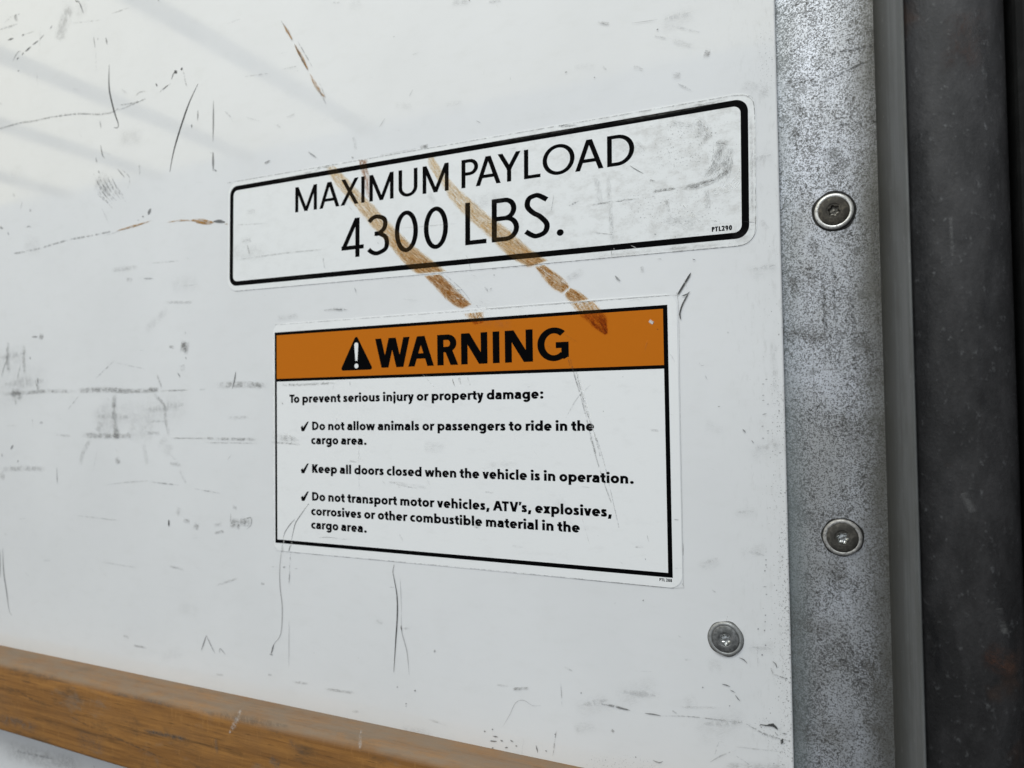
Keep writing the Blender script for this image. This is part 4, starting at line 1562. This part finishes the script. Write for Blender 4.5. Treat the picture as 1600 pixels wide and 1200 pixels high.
me = box_mesh('post_face', -.060, .0160, .0024, .0050, -.42, .52)
mk = Marks(.0024 - 5e-5)
for kind, pts, wd, st in (('scuff', [(1215, 526), (1250, 524), (1300, 530)], 26, .9), ('scuff', [(1236, 430), (1246, 462)], 20, .9),
                          ('scuff', [(1268, 370), (1272, 400)], 22, .8), ('scuff', [(1262, 415), (1268, 440)], 18, .7),
                          ('scuff', [(1345, 510), (1362, 560), (1368, 600)], 30, 1), ('scuff', [(1336, 585), (1344, 592)], 16, 1),
                          ('scuff', [(1222, 135), (1265, 122)], 20, .8), ('scuff', [(1262, 122), (1275, 132)], 12, 1),
                          ('scuff', [(1290, 230), (1300, 250)], 34, .5), ('scuff', [(1240, 200), (1246, 215)], 18, .8),
                          ('scuff', [(1244, 165), (1252, 185)], 18, .6), ('scr', [(1270, 135), (1350, 98)], 7, .9),
                          ('scr', [(1300, 84), (1372, 70)], 7, .8), ('scr', [(1310, 195), (1370, 190)], 7, .7),
                          ('scuff', [(1240, 975), (1310, 985)], 34, .8), ('scuff', [(1248, 1150), (1340, 1140)], 50, .7),
                          ('scuff', [(1345, 1120), (1385, 1150)], 26, 1), ('scuff', [(1296, 1035), (1308, 1045)], 22, 1),
                          ('scuff', [(1240, 900), (1246, 1190)], 34, .5), ('scuff', [(1350, 1020), (1375, 1090)], 26, .9),
                          ('scuff', [(1300, 650), (1370, 690)], 50, .45), ('scuff', [(1270, 880), (1330, 905)], 40, .55),
                          ('scuff', [(1360, 5), (1372, 260)], 26, .8), ('scuff', [(1365, 260), (1378, 600)], 20, .7),
                          ('scr', [(1285, 420), (1290, 520)], 8, .7), ('scr', [(1300, 410), (1308, 540)], 6, .6),
                          ('scr', [(1330, 460), (1338, 580)], 7, .6), ('specks', [(1230, 690), (1350, 700)], 160, .5),
                          ('specks', [(1300, 1000), (1370, 1080)], 130, .7), ('specks', [(1330, 330), (1360, 480)], 70, .7)):
    mk.add(kind, pts, wd, st, 0, Yat=.0024)
mk.append_to(me, 1)
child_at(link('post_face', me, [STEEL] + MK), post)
bend = []
# from the face forward to the lip; 2.4 mm thick sheet
fr = [(.0160, .0024), (.01660, .0006), (.01685, -.002), (.0172, -.008), (.0198, -.058), (.0201, -.0608)]
bk = [(.0206, -.0611), (.0210, -.058), (.0188, -.006), (.0186, .0024), (.0184, .0050), (.0160, .0050)]
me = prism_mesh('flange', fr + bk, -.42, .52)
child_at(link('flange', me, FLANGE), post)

# ------------------------------------------------------------------ dark post and rubber seal beyond the flange
pr = []
x0, x1, y0, y1, r = .0214, .0500, -.052, .03, .016
pr = [(x0, y1), (x0, y0 + .001), (x0 + .001, y0)] + \
     [(x1 - r + r * math.cos(math.radians(a)), y0 + r + r * math.sin(math.radians(a))) for a in range(-90, 1, 9)] + [(x1, y1)]
me = prism_mesh('door_post', pr, -.42, .52, True)
mk = Marks(y0 - .0003)
for kind, pts, wd, st in (('scuff', [(1545, 170), (1555, 330), (1540, 480), (1530, 560)], 18, 1), ('scuff', [(1450, 940), (1462, 1000), (1468, 1060)], 16, 1),
                          ('scuff', [(1535, 600), (1538, 640)], 16, 1), ('tan', [(1535, 1015), (1560, 1030), (1590, 1050)], 60, 1),
                          ('tan', [(1510, 10), (1500, 120)], 80, .5), ('scuff', [(1440, 60), (1446, 700)], 30, .5),
                          ('scuff', [(1525, 10), (1560, 190)], 14, .9), ('white', [(1485, 340), (1488, 400)], 7, .12),
                          ('white', [(1505, 770), (1520, 800)], 16, .10), ('white', [(1560, 950), (1570, 990)], 14, .12)):
    mk.add(kind, pts, wd, st, 0, Yat=y0)
me.polygons[0].use_smooth = False
mk.append_to(me, 1)
dark_wear = mat_mark('black_stain', (.008, .008, .009), 'scuff')
rust = mat_mark('rust_stain', (.060, .024, .013), 'scuff')
dp = link('door_post', me, [DARK] + MK[:2] + [dark_wear] + MK[3:5] + [rust])
tag(dp, 'dirty black door post beside the steel flange, streaked and spotted', 'door post')
sl = box_mesh('rubber_seal', .0512, .110, -.046, .03, -.42, .52, .004, 3)
so = link('rubber_seal', sl, RUBBER)
tag(so, 'black rubber seal at the far right, deep in shadow', 'rubber seal')


# ------------------------------------------------------------------ screws
def lathe(name, prof, hole=None, n=72):
    """profile of (radius, height out of the wall) turned about Y"""
    bm = bmesh.new()
    rows = []
    for r, hgt in prof:
        row = []
        for i in range(n):
            a = 2 * math.pi * i / n
            rr = r if not callable(r) else r(a)
            row.append(bm.verts.new((rr * math.cos(a), -hgt, rr * math.sin(a))))
        rows.append(row)
    for a, b in zip(rows, rows[1:]):
        for i in range(n):
            f = bm.faces.new((a[i], a[(i + 1) % n], b[(i + 1) % n], b[i]))
            f.smooth = True
    if hole is None and not callable(prof[-1][0]):
        bm.faces.new(rows[-1])
    if hole == 'cap':
        bm.faces.new(rows[-1])
    bmesh.ops.recalc_face_normals(bm, faces=bm.faces[:])
    me = bpy.data.meshes.new(name)
    bm.to_mesh(me)
    bm.free()
    return me


def star(R, k=.16, ph=0.0):
    return lambda a: R * (1 + k * math.cos(6 * (a + ph)))


def screw(loc, R, rim_mat, head_mat, sock_mat, gap_mat, label, ph, Y, grime=1.13, seed=0):  # grime: how far the painted gap shade reaches past the rim
    root = empty('screw', (loc[0], Y, loc[1]))
    tag(root, label, 'screw', 'flanged star-drive screws')
    rr = random.Random(seed)
    ks = [(rr.uniform(.01, .03), k, rr.uniform(0, 6)) for k in (1, 2, 3, 5, 7)]
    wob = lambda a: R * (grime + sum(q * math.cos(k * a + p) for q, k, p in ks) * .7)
    link('gap_shade_ring', lathe('gap_shade_ring', [(wob, .00002), (lambda a: R * .97, .00016)], 'open'), gap_mat, root)  # flat dark ring: painted shade of the gap round the head, with crud
    link('rim', lathe('rim', [(R, .0001), (R, .0006), (R * .965, .00095), (R * .90, .00115), (R * .83, .00112), (R * .80, .00095)], 'open'), rim_mat, root)
    s0 = R * .29
    link('head', lathe('head', [(R * .805, .0004), (R * .805, .0010), (R * .74, .00125), (R * .6, .0015), (R * .45, .00165), (R * .40, .00166),
                                (R * .385, .00150), (R * .37, .00150), (star(s0, .15, ph), .00150)], 'open'), head_mat, root)
    link('drive_socket', lathe('drive_socket', [(star(s0, .15, ph), .00150), (star(s0 * .93, .15, ph), .0003), (R * .12, .0002), (R * .02, .0005)], 'cap'), sock_mat, root)
    return root


RIM_B = mat_metal('worn_bright_rim', (.80, .79, .76), (.55, .54, .51), .42, .55, 700, .45, .7, .5)
RIM_D = mat_metal('dull_rim', (.48, .47, .45), (.30, .29, .28), .5, .5, 900, .4, .65, .6)
RIM_G = mat_metal('grey_rim', (.34, .345, .34), (.24, .24, .235), .45, .5, 700, .4, .7)
HEAD_B = mat_metal('dirt_caked_head', (.045, .040, .032), (.13, .115, .09), .7, .2, 420, .42, .72, .5)
HEAD_D = mat_metal('dirt_caked_head_dark', (.045, .042, .036), (.12, .11, .095), .65, .25, 420, .42, .72, .5)
HEAD_G = mat_metal('grey_zinc_head', (.11, .113, .11), (.22, .22, .22), .5, .5, 520, .4, .66, .5)
SOCK = mat_metal('socket_steel', (.16, .15, .13), (.07, .065, .055), .4, .7, 900)
SOCK_B = mat_metal('socket_steel_bright', (.55, .56, .55), (.25, .25, .24), .25, .9, 900)
GRIME = mat_metal('black_gap_shade', (.012, .012, .011), (.03, .029, .027), .8, 0, 600)  # dark tone for the painted shade in the screw gaps
GAP_SHADE_G = mat_metal('grey_gap_shade', (.10, .10, .095), (.17, .168, .16), .8, 0, 900)
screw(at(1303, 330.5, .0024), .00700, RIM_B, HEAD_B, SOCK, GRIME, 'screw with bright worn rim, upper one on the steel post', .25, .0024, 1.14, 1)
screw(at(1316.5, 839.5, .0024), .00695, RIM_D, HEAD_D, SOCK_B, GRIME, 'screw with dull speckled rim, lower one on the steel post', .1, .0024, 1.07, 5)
screw(at(1134, 997.5, .0), .00680, RIM_G, HEAD_G, SOCK_B, GAP_SHADE_G, 'grey screw set in the white panel below the warning decal', .4, 0.0, 1.05, 9)

# ------------------------------------------------------------------ roof bows (they show as bars mirrored in the gloss of the panel)
for X in (-1.66, -2.30, -2.86, -3.50):
    me = box_mesh('ceiling_beam', X - .03, X + .03, -2.02, -.02, 1.075, 1.11, .006)
    tag(link('ceiling_beam', me, mat_metal('beam_grey', (.16, .16, .16), (.20, .20, .20), .6, 0)), None, None, None, 'structure')
